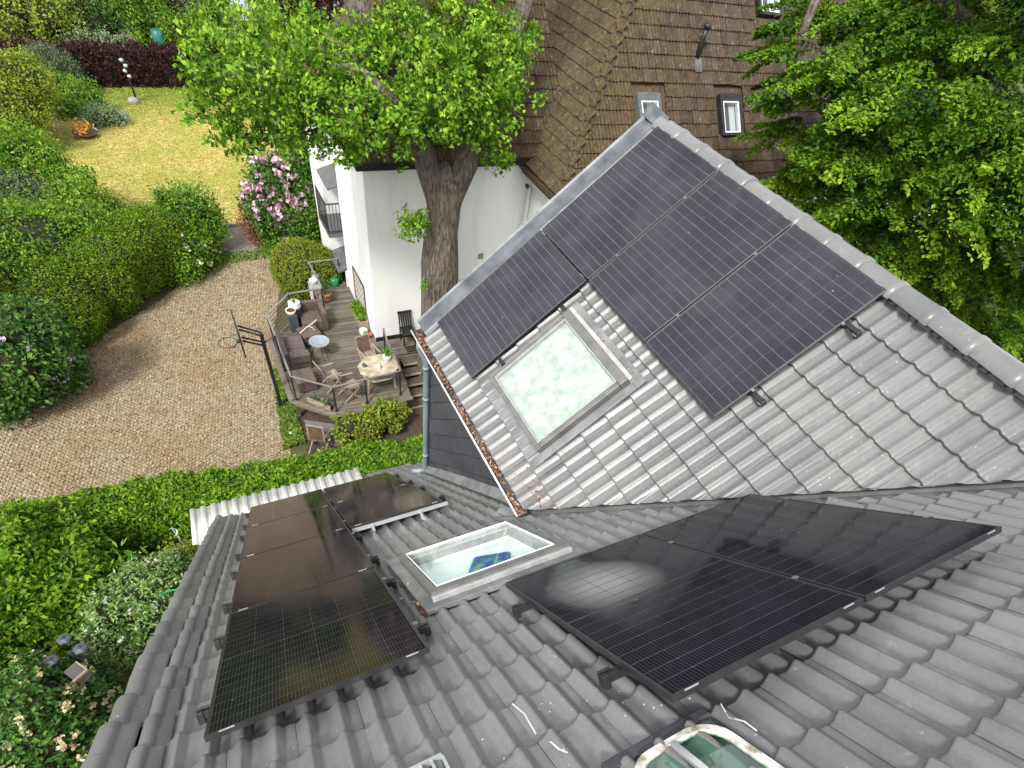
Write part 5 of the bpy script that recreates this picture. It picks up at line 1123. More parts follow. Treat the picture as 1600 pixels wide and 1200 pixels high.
b.tube([(6.28, 7.45, 0.3), (6.52, 7.45, 1.2), (6.85, 7.4, 2.0), (7.1, 7.6, 2.8), (7.7, 8.2, 3.5), (8.5, 8.8, 4.2), (9.0, 9.1, 5.1), (9.1, 9.3, 6.4)], [0.26, 0.29, 0.29, 0.26, 0.24, 0.21, 0.20, 0.16], 14)
b.tube([(6.85, 7.5, 2.1), (6.9, 7.9, 3.4), (7.1, 8.2, 4.8), (7.2, 8.3, 6.6)], [0.28, 0.2, 0.16, 0.13], 10)
b.tube([(5.75, 7.5, 2.1), (5.3, 8.2, 3.2), (4.85, 8.9, 4.3), (4.6, 9.3, 5.4), (4.5, 9.6, 7.0)], [0.33, 0.30, 0.28, 0.27, 0.22], 12)
for p in OAK[::1]:
    q = Vector(p[:3]); s_ = Vector((5.3, 7.4, 2.7)) if q.x < 5.6 else Vector((6.9, 7.5, 2.6)); md = s_.lerp(q, 0.55) + Vector((rng.normal(0, .15), rng.normal(0, .15), 0.15))
    m2 = md.lerp(q, 0.5) + Vector((rng.normal(0, .12), rng.normal(0, .12), rng.normal(0, .1))); b.tube([s_, s_.lerp(md, 0.5) + Vector((0, 0, 0.12)), md, m2, q], [0.05, 0.045, 0.032, 0.02, 0.008], 6)
b.build('trunk', M_BARK, t)
P, N, v = blob_points([(x, y, z + (0.28 if z < 3.1 and 3.2 < x < 6.95 else 0.0), r * (0.94 if z < 3.1 else 1)) for x, y, z, r in OAK], 210, crad=0.13, per=12, shell=(0.5, 1.10), flat=0.75, lump=0.28); leaves('crown', P, N, v, 0.115, L_OAK, t, aspect=0.66, up=1.0)
UPC = [(4.3, 10.2, 8.6, 1.6), (7.0, 9.8, 8.8, 1.8), (9.6, 10.0, 8.2, 1.5)]
P, N, v = blob_points(UPC, 22, crad=0.22, per=10, shell=(0.25, 1.1)); leaves('upper_crown', P, N, v, 0.2, L_OAK, t, aspect=0.6)
SPR = [(5.19, 7.0, 0.77, 0.40), (5.45, 6.95, 0.95, 0.25), (6.9, 6.95, -1.2, 0.26), (6.55, 6.8, -2.35, 0.42), (5.6, 6.95, -0.95, 0.12)]
for q in SPR: P, N, v = blob_points([q], 260, crad=0.10, per=8, shell=(0.2, 1.1)); tag(leaves('leafy_shoot', P, N, v, 0.10, L_OAK, t, aspect=0.6), kind='stuff')
b = MB(); b.tube([(5.75, 7.2, 0.6), (5.4, 7.05, 0.75), (5.1, 7.0, 0.85)], [0.04, 0.025, 0.01], 6); b.build('twig', M_BARK, t)
w_ = shrub('climbing_rose', 'white roses climbing at the foot of the oak behind the gable verge', 'rose bush', [(7.15, 6.9, -1.75, 0.22), (7.0, 6.85, -2.3, 0.35)], L_MID, 0.1, 150, cs=0.5, crad=0.08, per=6); blossoms(w_, [(7.15, 6.85, -1.7, 0.2)], 9, 0.13, L_WHITE)

BEECH = [(12.76,4.17,5.53,0.75),(12.89,3.79,4.63,0.64),(13.49,3.62,3.93,0.76),(13.39,2.63,3.37,0.83),(13.91,4.44,5.94,0.97),(13.07,2.90,5.24,1.06),(13.42,2.10,4.36,1.11),(13.98,1.70,3.33,0.96),(14.29,3.09,6.07,1.05),(13.43,1.47,5.37,1.12),(14.13,0.88,4.33,1.14),(14.63,0.39,3.19,1.01),(14.52,1.81,6.20,1.12),(13.99,0.49,5.48,1.09),(14.21,-0.36,4.60,1.13),(15.62,-0.55,3.30,1.14),(14.95,1.04,6.41,0.95),(14.36,-0.30,5.54,1.05),(14.99,-0.99,4.48,1.13),(15.93,-1.54,3.22,0.97),(16.77,-0.24,2.04,0.81),(15.70,0.84,1.89,0.74),(14.64,1.93,2.17,0.66),(17.17,-1.46,2.04,0.63)]
BTOP = [(15.2, 2.2, 7.6, 1.3), (15.0, 0.4, 7.8, 1.3), (16.8, 1.5, 6.5, 1.5), (17.0, -0.5, 5.5, 1.6), (16.6, 2.8, 4.6, 1.5), (15.2, -2.4, 4.6, 1.2), (14.6, -2.0, 5.8, 1.1), (16.5, 3.6, 5.8, 1.5), (17.2, 1.2, 3.6, 1.5), (17.8, 0.4, 5.0, 1.6), (17.5, 3.0, 7.0, 1.5), (17.5, 5.0, 6.5, 1.3), (18.5, 3.5, 5.5, 1.6), (20.0, 2.5, 3.5, 1.7), (19.5, 4.5, 4.0, 1.5)]
t = thing('beech_tree', 'large beech with drooping layered dark green branches filling the right side', 'tree', (16.3, 1.6, GZ))
b = MB(); b.tube([(16.3, 1.6, GZ - 0.1), (16.3, 1.6, -1), (16.2, 1.6, 3), (16.0, 1.5, 7), (15.9, 1.5, 9)], [0.5, 0.4, 0.33, 0.2, 0.08], 12)
for p in BEECH:
    q = Vector(p[:3]); h = max(-0.5, q.z - 1.6); s_ = Vector((16.2, 1.6, h)); b.tube([s_, s_.lerp(q, 0.5) + Vector((0, 0, 0.35)), q + Vector((0, 0, 0.1))], [0.10, 0.06, 0.02], 6)
b.tube([(13.9, 4.9, 7.3), (13.3, 4.5, 6.3), (13.0, 4.2, 5.4), (13.2, 3.9, 4.8)], [0.12, 0.11, 0.08, 0.04], 8); b.tube([(15.9, 1.6, 6.0), (14.8, 3.6, 6.8), (13.9, 4.9, 7.3)], [0.14, 0.13, 0.12], 8)
b.build('trunk', M_BARK, t)
# layered branches: flat drooping fans of leaves with dark gaps between the layers
def fans(blobs, nb, per, size, mt, name, parent, centre):
    Ps, Ns, Vs_ = [], [], []
    for (x, y, z, r) in blobs:
        n = int(nb * r * r); d = nrm(rng.normal(size=(n, 3)) + [0, 0, 0.25]); o = np.array([x, y, z]) + d * (rng.uniform(0.15, 0.75, n) * r)[:, None] * [1, 1, 0.9]
        rad = o - np.array([centre[0], centre[1], 0]); rad[:, 2] = 0; rad = nrm(rad); dirs = nrm(rad + rng.normal(size=(n, 3)) * [0.75, 0.75, 0.12] + [0, 0, -0.12])
        ln = rng.uniform(0.7, 1.35, n) * r; side = nrm(np.cross(dirs, [0, 0, 1.0])); tt = rng.uniform(0, 1, (n, per)) ** 0.8
        sgn = rng.choice([-1, 1], (n, per)); wd = np.abs(rng.normal(0.0, 0.26, (n, per))) * (1.15 - tt) * ln[:, None] * sgn
        p = o[:, None] + dirs[:, None] * (tt * ln[:, None])[..., None] + side[:, None] * wd[..., None]
        p[..., 2] += -0.32 * tt ** 2 * ln[:, None] - 0.30 * np.abs(wd) + rng.normal(0, 0.02, tt.shape)
        ax = dirs[:, None] * 0.8 + side[:, None] * (sgn * 0.7)[..., None] + np.array([0, 0, -0.25])
        Ps.append(p.reshape(-1, 3)); Ns.append((ax + np.array([0, 0, 0.9])).reshape(-1, 3))
        cv = rng.normal(0.42, 0.17, n); Vs_.append((cv[:, None] + rng.normal(0, 0.10, (n, per)) + 0.22 * tt).ravel())
    P = np.concatenate(Ps); N = nrm(np.concatenate(Ns)); leaves(name, P, N, np.concatenate(Vs_), size, mt, parent, aspect=0.6, up=1.3, out=1.1, droop=0.5, spread=0.45)
LOWB = [(14.2, 2.9, 3.0, 0.9), (15.3, 1.6, 2.6, 1.0), (16.2, 0.6, 2.3, 1.0), (17.4, -0.3, 1.6, 1.1), (18.3, -1.4, 1.2, 1.1), (16.6, 2.2, 1.2, 1.1), (18.2, 1.2, 0.6, 1.2), (19.6, 0.0, 0.2, 1.2), (20.4, -1.2, 0.0, 1.1)]
fans(BEECH + BTOP + LOWB, 17, 270, 0.11, L_BEECH, 'crown', t, (16.3, 1.6))

UND = [(30.8, 7.1, -3.4, 2.2), (28.5, 8.5, -3.4, 2.2), (33.5, 4.4, -3.2, 2.4), (33, 1.8, -3, 2.4), (25.5, 7.0, -3.4, 2.0), (19.5, 3.4, -3.9, 1.6), (22.0, 3.0, -3.8, 1.8), (24.5, 1.8, -3.6, 2.0), (27.0, 1.5, -3.6, 2.0), (26.0, 4.0, -3.5, 2.1), (29.5, 2.5, -3.4, 2.2), (31.5, 0.5, -3.4, 2.2), (22.5, 5.4, -3.6, 1.8)]
shrub('evergreen_shrubs', 'dark evergreen thicket in the gloom under the large beech', 'shrub', UND, L_DARK, 0.16, 60, cs=0.85)
# ================================================================ HEDGES AND SHRUBS
def hedge(name, label, boxes, mt, size, dens, cat='hedge', inset=0.13, lump=0.07, group=None):
    """clipped hedge: leafy skin over a solid twig body; boxes = (p0, p1, width, z0, z1)"""
    c0 = boxes[0]; t = thing(name, label, cat, ((c0[0][0] + c0[1][0]) / 2, (c0[0][1] + c0[1][1]) / 2, GZ), group)
    Ps, Ns = [], []; cb = MB()
    for p0, p1, wd, z0, z1 in boxes:
        p0 = np.array(p0, float); p1 = np.array(p1, float); L_ = np.linalg.norm(p1 - p0); d = (p1 - p0) / L_; nn = np.array([-d[1], d[0]]); hgt = z1 - z0
        ar = [L_ * wd, L_ * hgt, L_ * hgt, wd * hgt, wd * hgt]
        for k, A in enumerate(ar):
            n = int(A * dens); u = rng.uniform(-0.5, 0.5, n); q = rng.uniform(-0.5, 0.5, n)
            if k == 0: l = u * L_; a = q * wd; z = np.full(n, z1); N = np.tile([0, 0, 1.0], (n, 1))
            elif k < 3: s_ = 1 if k == 1 else -1; l = u * L_; a = np.full(n, s_ * wd / 2); z = z0 + (q + 0.5) * hgt; N = np.tile([nn[0] * s_, nn[1] * s_, 0.2], (n, 1))
            else: s_ = 1 if k == 3 else -1; l = np.full(n, s_ * L_ / 2); a = u * wd; z = z0 + (q + 0.5) * hgt; N = np.tile([d[0] * s_, d[1] * s_, 0.2], (n, 1))
            c = (p0 + p1) / 2; X = c[0] + d[0] * l + nn[0] * a; Y = c[1] + d[1] * l + nn[1] * a
            P = np.column_stack([X, Y, z]); wv = lump * (np.sin(X * 3.1 + Y * 1.7) + np.sin(Y * 4.3 + z * 3.7 - X) + np.sin(X * 7.3 + z * 5.1)) / 1.6
            P += N * (wv + rng.normal(-0.03, 0.05, n))[:, None]; Ps.append(P); Ns.append(N)
        a0 = p0 - 0; M_ = Matrix.Translation(((p0[0] + p1[0]) / 2, (p0[1] + p1[1]) / 2, 0)) @ Matrix.Rotation(math.atan2(d[1], d[0]), 4, 'Z')
        cb.bx(-L_ / 2 + inset, L_ / 2 - inset, -wd / 2 + inset, wd / 2 - inset, z0, z1 - inset, M_)
    P = np.concatenate(Ps); N = nrm(np.concatenate(Ns)); cl_ = 0.16 * np.sin(P[:, 0] * 9) * np.sin(P[:, 1] * 8 + P[:, 2] * 9)
    leaves('foliage', P, N, 0.5 + cl_ + rng.normal(0, 0.2, len(P)), size, mt, t); cb.build('inner_twigs', M_TWIG, t); return t
hedge('laurel_hedge', 'long clipped bright green hedge between the courtyard and the foreground roof', [((-2.4, 3.82), (6.2, 2.95), 0.92, GZ, -3.30), ((-6.5, 3.9), (-2.4, 3.85), 1.0, GZ, -3.28)], L_LAUREL, 0.11, 1250)
shrub('cherry_laurel', 'broad mass of bright laurel left of the roof between hedge and garden lamp', 'shrub', [(-4.69,3.0,-3.31,0.94),(-4.08,3.2,-3.69,0.85),(-4.81,2.40,-3.71,0.93),(-4.07,2.30,-3.77,0.82),(-4.74,1.60,-4.03,0.79),(-5.01,1.20,-3.53,0.62),(-3.97,1.55,-4.04,0.61),(-5.8,2.6,-3.6,1.0),(-6.3,1.2,-3.6,1.0)], L_LAUREL, 0.14, 520, crad=0.12)
hedge('purple_beech_hedge', 'dark purple-leaved clipped hedge at the far end of the lawn', [((-9, 34.6), (3.0, 35.0), 1.1, GZ, -3.15)], L_PURPLE, 0.16, 260)
YEW = [(-5.4,11.4,-4.0,1.4),(-4.3,12.9,-3.9,1.35),(-3.2,14.0,-3.8,1.25),(-2.2,15.0,-3.75,1.2),(-1.3,15.8,-3.75,1.15),(-2.6,14.2,-3.35,0.9),(-1.7,15.2,-3.2,0.85),(-1.15,15.7,-3.4,0.9)]
shrub('clipped_yew', 'big clipped yew with rounded ridge beside the courtyard cobbles', 'shrub', YEW, L_YEW, 0.066, 900, cs=0.9, crad=0.09, per=7, shell=(0.9, 1.03), lump=0.05)
YEW2 = [(-5.6,13.2,-3.4,1.5),(-4.5,14.6,-3.2,1.5),(-3.3,15.6,-3.5,1.4),(-6.4,12.2,-3.4,1.5),(-2.4,16.6,-3.7,1.2),(-5.6,15.6,-3.2,1.6)]
shrub('loose_yew', 'loose feathery yew mass behind the clipped one at the left edge', 'shrub', YEW2, L_MID, 0.11, 330, cs=0.85, lump=0.2)
DRH = [(-4.38,9.80,-2.61,0.75),(-4.22,9.80,-3.15,0.70),(-4.96,9.30,-3.25,0.76),(-4.64,9.50,-3.75,0.61),(-5.26,9.20,-3.88,0.6),(-5.6,9.9,-3.2,0.9),(-5.9,9.2,-3.9,0.8),(-4.4,10.1,-4.1,0.7)]
t = shrub('rhododendron', 'dark rhododendron with a few mauve flowers at the left edge of the courtyard', 'shrub', DRH, L_DARK, 0.15, 190, lump=0.2); blossoms(t, DRH, 16, 0.13, L_MAUVE, 0.0)
RH = [(3.33,17.00,-2.39,0.93),(3.94,17.00,-2.78,0.95),(2.89,16.80,-3.11,0.85),(3.45,16.60,-3.67,1.02),(4.53,17.00,-2.31,0.87),(3.6,17.2,-4.0,1.0)]
t = shrub('rhododendron', 'rhododendron covered in pink flowers at the corner of the dry lawn', 'shrub', RH, L_DARK, 0.15, 190, lump=0.15); blossoms(t, RH[:3], 120, 0.15, L_PINK, 0.1, petals=11); blossoms(t, RH, 16, 0.15, L_PINK, 0.2)
IVY = [(4.34,16.50,-3.31,0.87),(4.03,16.30,-4.20,0.84),(4.94,16.80,-2.27,0.70),(3.04,16.40,-4.40,0.7),(4.71,16.20,-3.69,0.65),(4.4,17.2,-1.7,0.75),(5.0,16.6,-4.2,0.8)]
shrub('holly_bush', 'dense mid-green bush between the pink rhododendron and the white house', 'shrub', IVY, L_MID, 0.11, 320)
shrub('rusty_shrub', 'small rusty brown shrub at the foot of the pink rhododendron', 'shrub', [(2.19,17.30,-3.79,0.46),(2.17,17.10,-4.25,0.40),(2.3,17.1,-4.5,0.3)], L_RED, 0.09, 300, cs=0.5)
shrub('box_ball', 'round clipped golden-green bush beside the far end of the deck', 'topiary', [(3.22,13.6,-3.95,1.02,1.0),(3.75,13.5,-4.1,0.95,0.95)], leafmat('clipped_box', (0.07, 0.11, 0.01), (0.17, 0.21, 0.02), (0.32, 0.36, 0.04), 0.5, 0.2), 0.06, 1100, cs=0.93, crad=0.06, per=6, shell=(0.95, 1.02), lump=0.02)
UPR = [(0.23,17.20,-3.25,0.72),(-0.16,17.20,-3.81,0.85),(0.41,17.20,-3.74,0.75),(-0.62,17.40,-3.38,0.33),(-0.68,17.40,-2.85,0.24),(0.1,17.2,-4.3,0.8)]
shrub('upright_bush', 'upright bright green bush standing at the near edge of the dry lawn', 'shrub', UPR, L_BRIGHT, 0.11, 330)
t = shrub('viburnum', 'low green bush with a few white flowers at the far left courtyard corner', 'shrub', [(-0.62,15.40,-4.29,0.75),(-0.20,15.60,-3.97,0.59),(-1.08,15.20,-4.37,0.65),(0.0,15.9,-4.3,0.6)], L_MID, 0.11, 330); blossoms(t, [(-0.2, 15.5, -4.0, 0.62), (0.0, 15.9, -4.2, 0.6)], 10, 0.12, L_WHITE)
LOOSE = [(-4.52,20.00,-2.40,1.02),(-5.15,19.00,-2.99,0.94),(-3.88,19.50,-2.63,0.87),(-3.53,18.50,-2.85,0.68),(-5.0,19.4,-3.9,1.0),(-6,19.5,-2.8,1.3)]
t = shrub('elder_bush', 'loose airy bush at the left edge in front of the lawn', 'shrub', LOOSE, L_MID, 0.13, 170, cs=0.45, shell=(0.3, 1.1), lump=0.25)
LIL = [(-4.85,18.00,-3.18,0.92),(-4.26,17.50,-3.53,0.89),(-5.18,17.00,-3.43,0.86),(-4.75,17.00,-3.92,0.9),(-5.8,17.6,-3.2,1.0),(-4.0,17.4,-4.2,0.8)]
t = shrub('lilac_bush', 'grey-green lilac bush with pale mauve flowers at the left edge', 'shrub', LIL, L_GREY, 0.12, 250, cs=0.7); blossoms(t, LIL, 34, 0.15, L_MAUVE, 0.05)
shrub('hazel_sapling', 'slender sapling with large fresh leaves against the dry lawn', 'sapling', [(-2.92,17.00,-2.43,0.42),(-3.41,16.80,-2.94,0.48),(-2.59,17.00,-1.95,0.26),(-3.2,16.9,-3.4,0.5)], L_BRIGHT, 0.17, 110, cs=0, shell=(0.2, 1.1))
shrub('golden_bush', 'tall golden-green bush at the left edge in front of the purple hedge', 'shrub', [(-4.82,28.00,-2.74,1.15),(-5.48,27.00,-3.26,1.22),(-5.9,26.50,-3.65,1.15),(-6.2,26.00,-4.08,1.09),(-6.3,27.5,-3.0,1.4)], L_GOLD, 0.13, 190)
shrub('grey_globe_bush', 'round grey-green bush touching the purple hedge', 'shrub', [(-4.28,33.50,-3.98,1.06),(-4.0,33.4,-4.2,0.95)], L_GREY, 0.09, 420, cs=0.88, shell=(0.9, 1.03), lump=0.04)
shrub('border_shrub', 'mid-green border shrub right below the round grey bush', 'shrub', [(-4.05,32.00,-4.21,0.79),(-4.75,31.50,-4.33,0.69)], L_MID, 0.13, 220)
shrub('border_shrub', 'bright rounded border shrub nearest the bird feeder pole', 'shrub', [(-3.08,31.00,-4.15,0.63),(-2.8,30.9,-4.45,0.5)], L_BRIGHT, 0.12, 260)
shrub('border_shrub', 'low bright green border shrub behind the silver-leaved plant', 'shrub', [(-4.21,30.50,-4.52,0.68),(-3.49,30.50,-4.65,0.50)], L_BRIGHT, 0.12, 240)
shrub('lavender', 'low silvery-green cushion plant along the left edge of the lawn', 'shrub', [(-2.80,29.50,-4.60,0.68,0.5),(-2.10,29.50,-4.55,0.56,0.45)], L_SILVER, 0.08, 420)
# beyond the purple hedge
shrub('maple_tree', 'yellow-green leafy tree in the far left corner', 'tree', [(-5.40,39.00,-2.76,1.52),(-4.12,38.50,-2.96,1.37),(-5.57,38.00,-3.69,1.29),(-7,39,-2.6,1.6)], L_GOLD, 0.18, 90, cs=0.6, shell=(0.4, 1.1), lump=0.25)
shrub('dark_bush', 'dark shadowy bush behind the purple hedge', 'shrub', [(-2.48,42.00,-3.39,1.50),(-3.49,40.50,-4.22,1.04),(-2.07,41.00,-3.85,0.94)], L_DARK, 0.16, 120)
shrub('hazel_tree', 'fresh green bushy tree behind the middle of the purple hedge', 'tree', [(-0.46,42.50,-3.24,1.55),(-0.33,41.50,-4.03,1.24),(1.16,42.00,-3.78,1.11),(0.91,43.00,-3.27,1.39)], L_BRIGHT, 0.18, 95, cs=0.65, lump=0.25)
shrub('pale_shrub', 'pale-leaved low shrubs peeping over the purple hedge', 'shrub', [(-2.95,38.00,-3.88,0.64),(-1.78,38.00,-3.94,0.58),(-0.68,38.00,-3.90,0.44)], L_SILVER, 0.14, 150)
shrub('conifer', 'dark grey-green conifer at the top edge of the picture', 'tree', [(2.94,45.00,-3.66,1.60),(2.12,45.00,-3.58,1.17),(4.14,45.00,-3.84,1.20)], L_GREY, 0.16, 120)
shrub('green_hedge', 'unclipped dark green hedge behind the oak crown', 'hedge', [(2.00,41.00,-4.10,0.95),(3.10,41.00,-3.96,1.04),(4.22,41.00,-3.84,0.97)], L_MID, 0.15, 150)
shrub('ash_tree', 'light green young tree beside the road behind the oak', 'tree', [(4.18,40.00,-2.85,0.97),(4.93,40.00,-2.08,0.96),(6.77,38.00,-1.82,1.14),(6.83,36.00,-2.20,0.93),(5.6,38,-3.6,1.2)], L_BRIGHT, 0.17, 80, cs=0.4, shell=(0.3, 1.1))
t = shrub('copper_beech', 'dark red-leaved tree behind the oak crown at the top', 'tree', [(7.74,34.00,-0.74,1.33),(9.45,34.00,-0.64,1.71),(11.02,34.00,-0.81,1.39),(8.40,33.00,-1.40,0.88)], L_PURPLE, 0.17, 95, cs=0, shell=(0.3, 1.1), lump=0.25)
b = MB(); b.tube([(9.3, 34, GZ), (9.3, 34, -0.5)], [0.25, 0.15], 8); b.build('trunk', M_BARK, t)
# foreground left bed
ROSE = [(-2.39,1.60,-3.58,0.44),(-2.81,1.50,-3.55,0.54),(-3.32,1.20,-3.79,0.56),(-2.87,1.20,-4.16,0.63),(-3.36,0.90,-4.45,0.55),(-2.17,2.00,-3.97,0.41),(-3.57,0.70,-3.79,0.39),(-2.20,1.50,-4.30,0.36)]
t = shrub('rose_bush', 'pale green rose bush with white blooms against the roof verge', 'rose bush', ROSE, L_ROSE, 0.085, 420, crad=0.1, lump=0.2, cs=0.72); blossoms(t, ROSE, 46, 0.07, L_WHITE, 0.1, petals=6)
shrub('sumac', 'plant with long drooping fern-like leaves in front of the grooved wood', 'shrub', [(-2.95,2.2,-3.85,0.36),(-3.2,2.3,-3.8,0.34),(-2.6,2.1,-4.0,0.26)], L_BRIGHT, 0.22, 75, aspect=0.26, cs=0.4, droop=0.5)
shrub('yellow_euonymus', 'small yellow-leaved shrub below the twisted metal stake', 'shrub', [(-2.15, 2.3, -3.95, 0.3), (-1.95, 2.45, -4.2, 0.3)], L_GOLD, 0.09, 330, cs=0.5)
HYD = [(-4.33,-0.60,-3.0,0.59),(-4.15,-0.30,-3.48,0.59),(-3.99,-0.50,-4.19,0.56),(-4.45,-1.00,-3.42,0.67),(-4.42,-0.90,-4.5,0.64),(-4.78,-1.20,-3.47,0.55),(-4.52,0.10,-3.34,0.45),(-5.2,-0.4,-3.4,0.7),(-4.0,-1.5,-4.0,0.6),(-3.75,-1.0,-4.3,0.5)]
t = shrub('elderflower_bush', 'dark glossy bush with cream flower heads in the bottom left corner', 'shrub', HYD, L_DARK, 0.12, 330, crad=0.11, lump=0.18); blossoms(t, HYD, 150, 0.07, L_CREAM, -0.1, petals=13, face=(0.2, -0.5, 0.8))
YEL = [(2.65,5.40,-4.26,0.42),(3.23,5.40,-4.31,0.47),(4.02,5.60,-4.28,0.48),(3.61,5.45,-3.98,0.36),(2.86,5.20,-4.54,0.35)]
shrub('spotted_laurel', 'yellow-green laurel in front of the deck edge', 'shrub', YEL, L_YLAUR, 0.12, 320, crad=0.1)

# ================================================================ SMALL GARDEN THINGS
# three-headed garden lamp
t = thing('garden_lamp', 'dark garden lamp post with three hexagonal lantern heads in the left bed', 'garden lamp', (-3.85, 0.25, GZ))
LP = Vector((-3.72, 0.10, GZ)); b = MB(); b.tube([LP, LP + Vector((0, 0, 1.95))], [0.045, 0.035], 10); b.lathe([(0.11, 0), (0.11, 0.03), (0.05, 0.12)], LP, 12); b.build('post', M_BLACK, t)
M_LANTERN = pm('blue_grey_lantern', (0.035, 0.042, 0.055), (0.07, 0.08, 0.10), 8, 0.45, 0.1)
for x, y in ((-3.77, 0.36), (-3.53, 0.06), (-3.96, 0.0)):
    c = Vector((x, y, -2.78)); b = MB(); b.tube([LP + Vector((0, 0, 1.7)), Vector((x, y, -3.15)), Vector((x, y, -3.0))], 0.016, 6); b.build('arm', M_BLACK, t)
    b = MB(); b.lathe([(0.04, -0.22), (0.055, -0.20), (0.085, -0.02), (0.085, 0.0)], c, 6, False); gl = b.build('lantern_glass', M_WINGLASS, t)
    b = MB(); b.lathe([(0.10, 0.0), (0.125, 0.005), (0.11, 0.03), (0.04, 0.055), (0.03, 0.075), (0.015, 0.095)], c, 6, False); b.build('lantern_roof', M_LANTERN, t)
t = thing('bird_house', 'brown wooden box with a pale edge below the garden lamp heads', 'box', (-3.6, -0.3, -3.0)); b = MB(); M_ = Matrix.Translation((-3.62, -0.36, -2.75)) @ Matrix.Rotation(0.6, 4, 'Z'); b.bx(-0.11, 0.11, -0.13, 0.13, -0.03, 0.0, M_); b.build('lid', M_TARP, t); b = MB(); b.bx(-0.13, 0.13, -0.15, -0.13, -0.05, 0.005, M_); b.bx(0.11, 0.13, -0.13, 0.13, -0.05, 0.005, M_); b.build('rim', M_TEAK, t); b = MB(); b.bx(-0.10, 0.10, -0.12, 0.12, -0.3, -0.03, M_); b.tube([(-3.62, -0.36, -3.05), (-3.62, -0.36, GZ)], 0.03, 6); b.build('body', M_DECKDARK, t)
# grooved wooden boards behind the rose bush
t = thing('wooden_platform', 'low platform of grooved brown boards half hidden by the rose bush', 'platform', (-2.3, 2.8, GZ))
for k in range(8): b = MB(); b.bx(-3.35, -0.9, 2.30 + k * 0.105, 2.30 + k * 0.105 + 0.092, -4.62, -4.585 + rng.normal(0, 0.003)); b.build('plank', M_GROOVE, t)
b = MB(); b.bx(-3.3, -0.95, 2.32, 2.36, GZ, -4.625); b.bx(-3.3, -0.95, 3.05, 3.09, GZ, -4.625); b.build('beam', M_DECKDARK, t)
# twisted metal plant stake
b = MB(); pts = []
for k in range(70):
    a = k * 0.42; h = k / 69; r = 0.055 * (0.55 + 0.45 * math.sin(h * 9)); pts.append((-1.93 + r * math.cos(a), 2.55 + r * math.sin(a), -4.4 + 1.25 * h))
b.tube(pts, 0.012, 5)
b.tube([(-1.88, 2.5, GZ), (-1.90, 2.52, -4.3), (-1.93, 2.55, -3.15)], 0.008, 5)
tag(b.build('plant_stake', M_ALU), 'twisted pale metal spiral stake beside the grooved platform', 'plant stake')
b = MB(); b.tube([(-1.35, 0.75, -3.35), (-1.7, 0.9, -3.28), (-2.1, 1.0, -3.22), (-2.3, 1.05, -3.3), (-2.45, 1.15, -3.7), (-2.6, 1.1, -4.3), (-2.5, 0.9, GZ + 0.02)], 0.016, 7); tag(b.build('garden_hose', M_GREENP), 'thin green garden hose across the rose bush by the roof edge', 'hose')
# bird feeder pole with a stone foot
t = thing('bird_feeder', 'thin dark pole with silver spinner and stone foot at the back of the lawn', 'bird feeder', (-0.98, 32.4, GZ))
b = MB(); b.tube([(-0.98, 32.4, GZ), (-0.98, 32.4, GZ + 1.7)], 0.05, 8); b.build('pole', M_BLACK, t)
b = MB()
for k in range(4): b.lathe([(0.01, 0), (0.10, 0.04), (0.10, 0.12), (0.01, 0.16)], (-0.98 + 0.05 * (-1) ** k, 32.4, GZ + 1.0 + k * 0.22), 8)
b.build('spinner', M_ALU, t)
b = MB(); b.lathe([(0.26, 0), (0.29, 0.06), (0.22, 0.20), (0.1, 0.24)], (-1.12, 32.2, GZ), 10); b.build('foot_stone', M_STONE, t)
for k, (x, y, r, lb) in enumerate(((-1.75, 30.3, 0.24, 'largest dark grey rock at the tip of the flower border'), (-1.65, 29.8, 0.20, 'pale rock second from the tip of the flower border'), (-1.85, 29.35, 0.17, 'small pale stone beside the silvery cushion plant'), (-3.0, 28.6, 0.13, 'white ball beside the orange flower bowl'))):
    b = MB(); b.lathe([(r * 0.7, -0.02), (r, r * 0.4), (r * 0.8, r * 0.9), (r * 0.3, r * 1.15)], (x, y, GZ), 7, False); o = b.build('rock', M_STONE if k in (0, 1) else M_WHITE, bevel=0.02); tag(o, lb, 'rock', 'rocks along the flower border')
t = pot('flower_bowl', 'shallow dark bowl of orange flowers at the edge of the dry lawn', 'flower bowl', (-3.35, 28.0, GZ), [(0.25, 0), (0.45, 0.12), (0.5, 0.2), (0.44, 0.2)], M_DARKWOOD); blossoms(t, [(-3.35, 28.0, GZ + 0.18, 0.4), (-3.6, 28.1, GZ + 0.2, 0.35)], 30, 0.12, L_YELLOWF, 0.2)
t = thing('garden_chair', 'white garden chair with a tan seat cushion among the border shrubs', 'chair', (-4.6, 28.9, GZ))
b = MB()
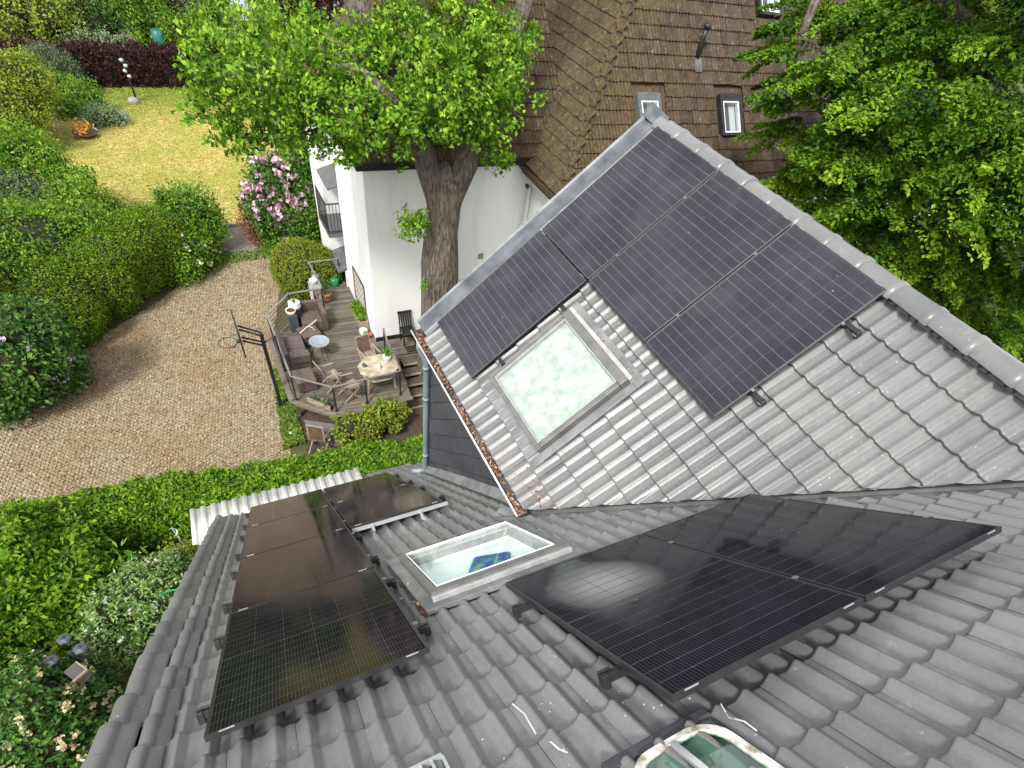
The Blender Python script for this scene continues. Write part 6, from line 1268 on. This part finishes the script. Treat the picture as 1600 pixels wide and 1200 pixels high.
for x in (-4.95, -4.4):
    for y in (28.7, 29.2): b.bx(x - 0.03, x + 0.03, y - 0.03, y + 0.03, GZ, GZ + (1.0 if x < -4.6 else 0.65))
for k in range(4): b.bx(-4.97, -4.93, 28.7, 29.2, GZ + 0.5 + k * 0.14, GZ + 0.58 + k * 0.14)
b.bx(-4.95, -4.35, 28.66, 28.72, GZ + 0.62, GZ + 0.66); b.bx(-4.95, -4.35, 29.18, 29.24, GZ + 0.62, GZ + 0.66); b.build('frame', M_WHITE, t)
b = MB(); b.bx(-4.9, -4.35, 28.73, 29.17, GZ + 0.42, GZ + 0.50); b.build('cushion', M_TERRA, t, bevel=0.02)
b = MB(); b.lathe([(0.3, 0), (0.36, 0.4), (0.34, 1.0), (0.30, 1.02)], (1.0, 40.6, GZ), 14); tag(b.build('rain_barrel', M_TEAL), 'teal rain barrel behind the purple hedge', 'barrel')
t = thing('garden_fence', 'weathered plank fence behind the bushes at the top left', 'fence', (0, 44.3, GZ))
for k in range(40): x = -3.0 + k * 0.16; b = MB(); b.bx(x, x + 0.145, 44.28, 44.31, GZ, GZ + 1.05 + rng.normal(0, 0.015)); b.build('plank', M_TEAK, t)
b = MB(); b.bx(-3.0, 3.4, 44.31, 44.36, GZ + 0.85, GZ + 0.93); b.build('fence_rail', M_TEAK, t)
# dark roof of the shed beyond the ridge, right edge
t = thing('shed', 'low dark-roofed outbuilding behind the ridge at the right edge', 'shed', (22, -3.5, GZ))
b = MB(); b.bx(22.5, 27, -8, -3.4, GZ, -1.2); b.build('wall', M_RENDER, t); b = MB(); b.add([(22.2, -8.3, -1.15), (27.3, -8.3, -1.15), (27.3, -3.1, -0.75), (22.2, -3.1, -0.75), (22.2, -8.3, -1.3), (27.3, -8.3, -1.3), (27.3, -3.1, -0.9), (22.2, -3.1, -0.9)], [(0, 1, 2, 3), (7, 6, 5, 4), (3, 2, 6, 7), (0, 3, 7, 4), (1, 0, 4, 5), (2, 1, 5, 6)]); b.build('roof', M_SLAB, t)
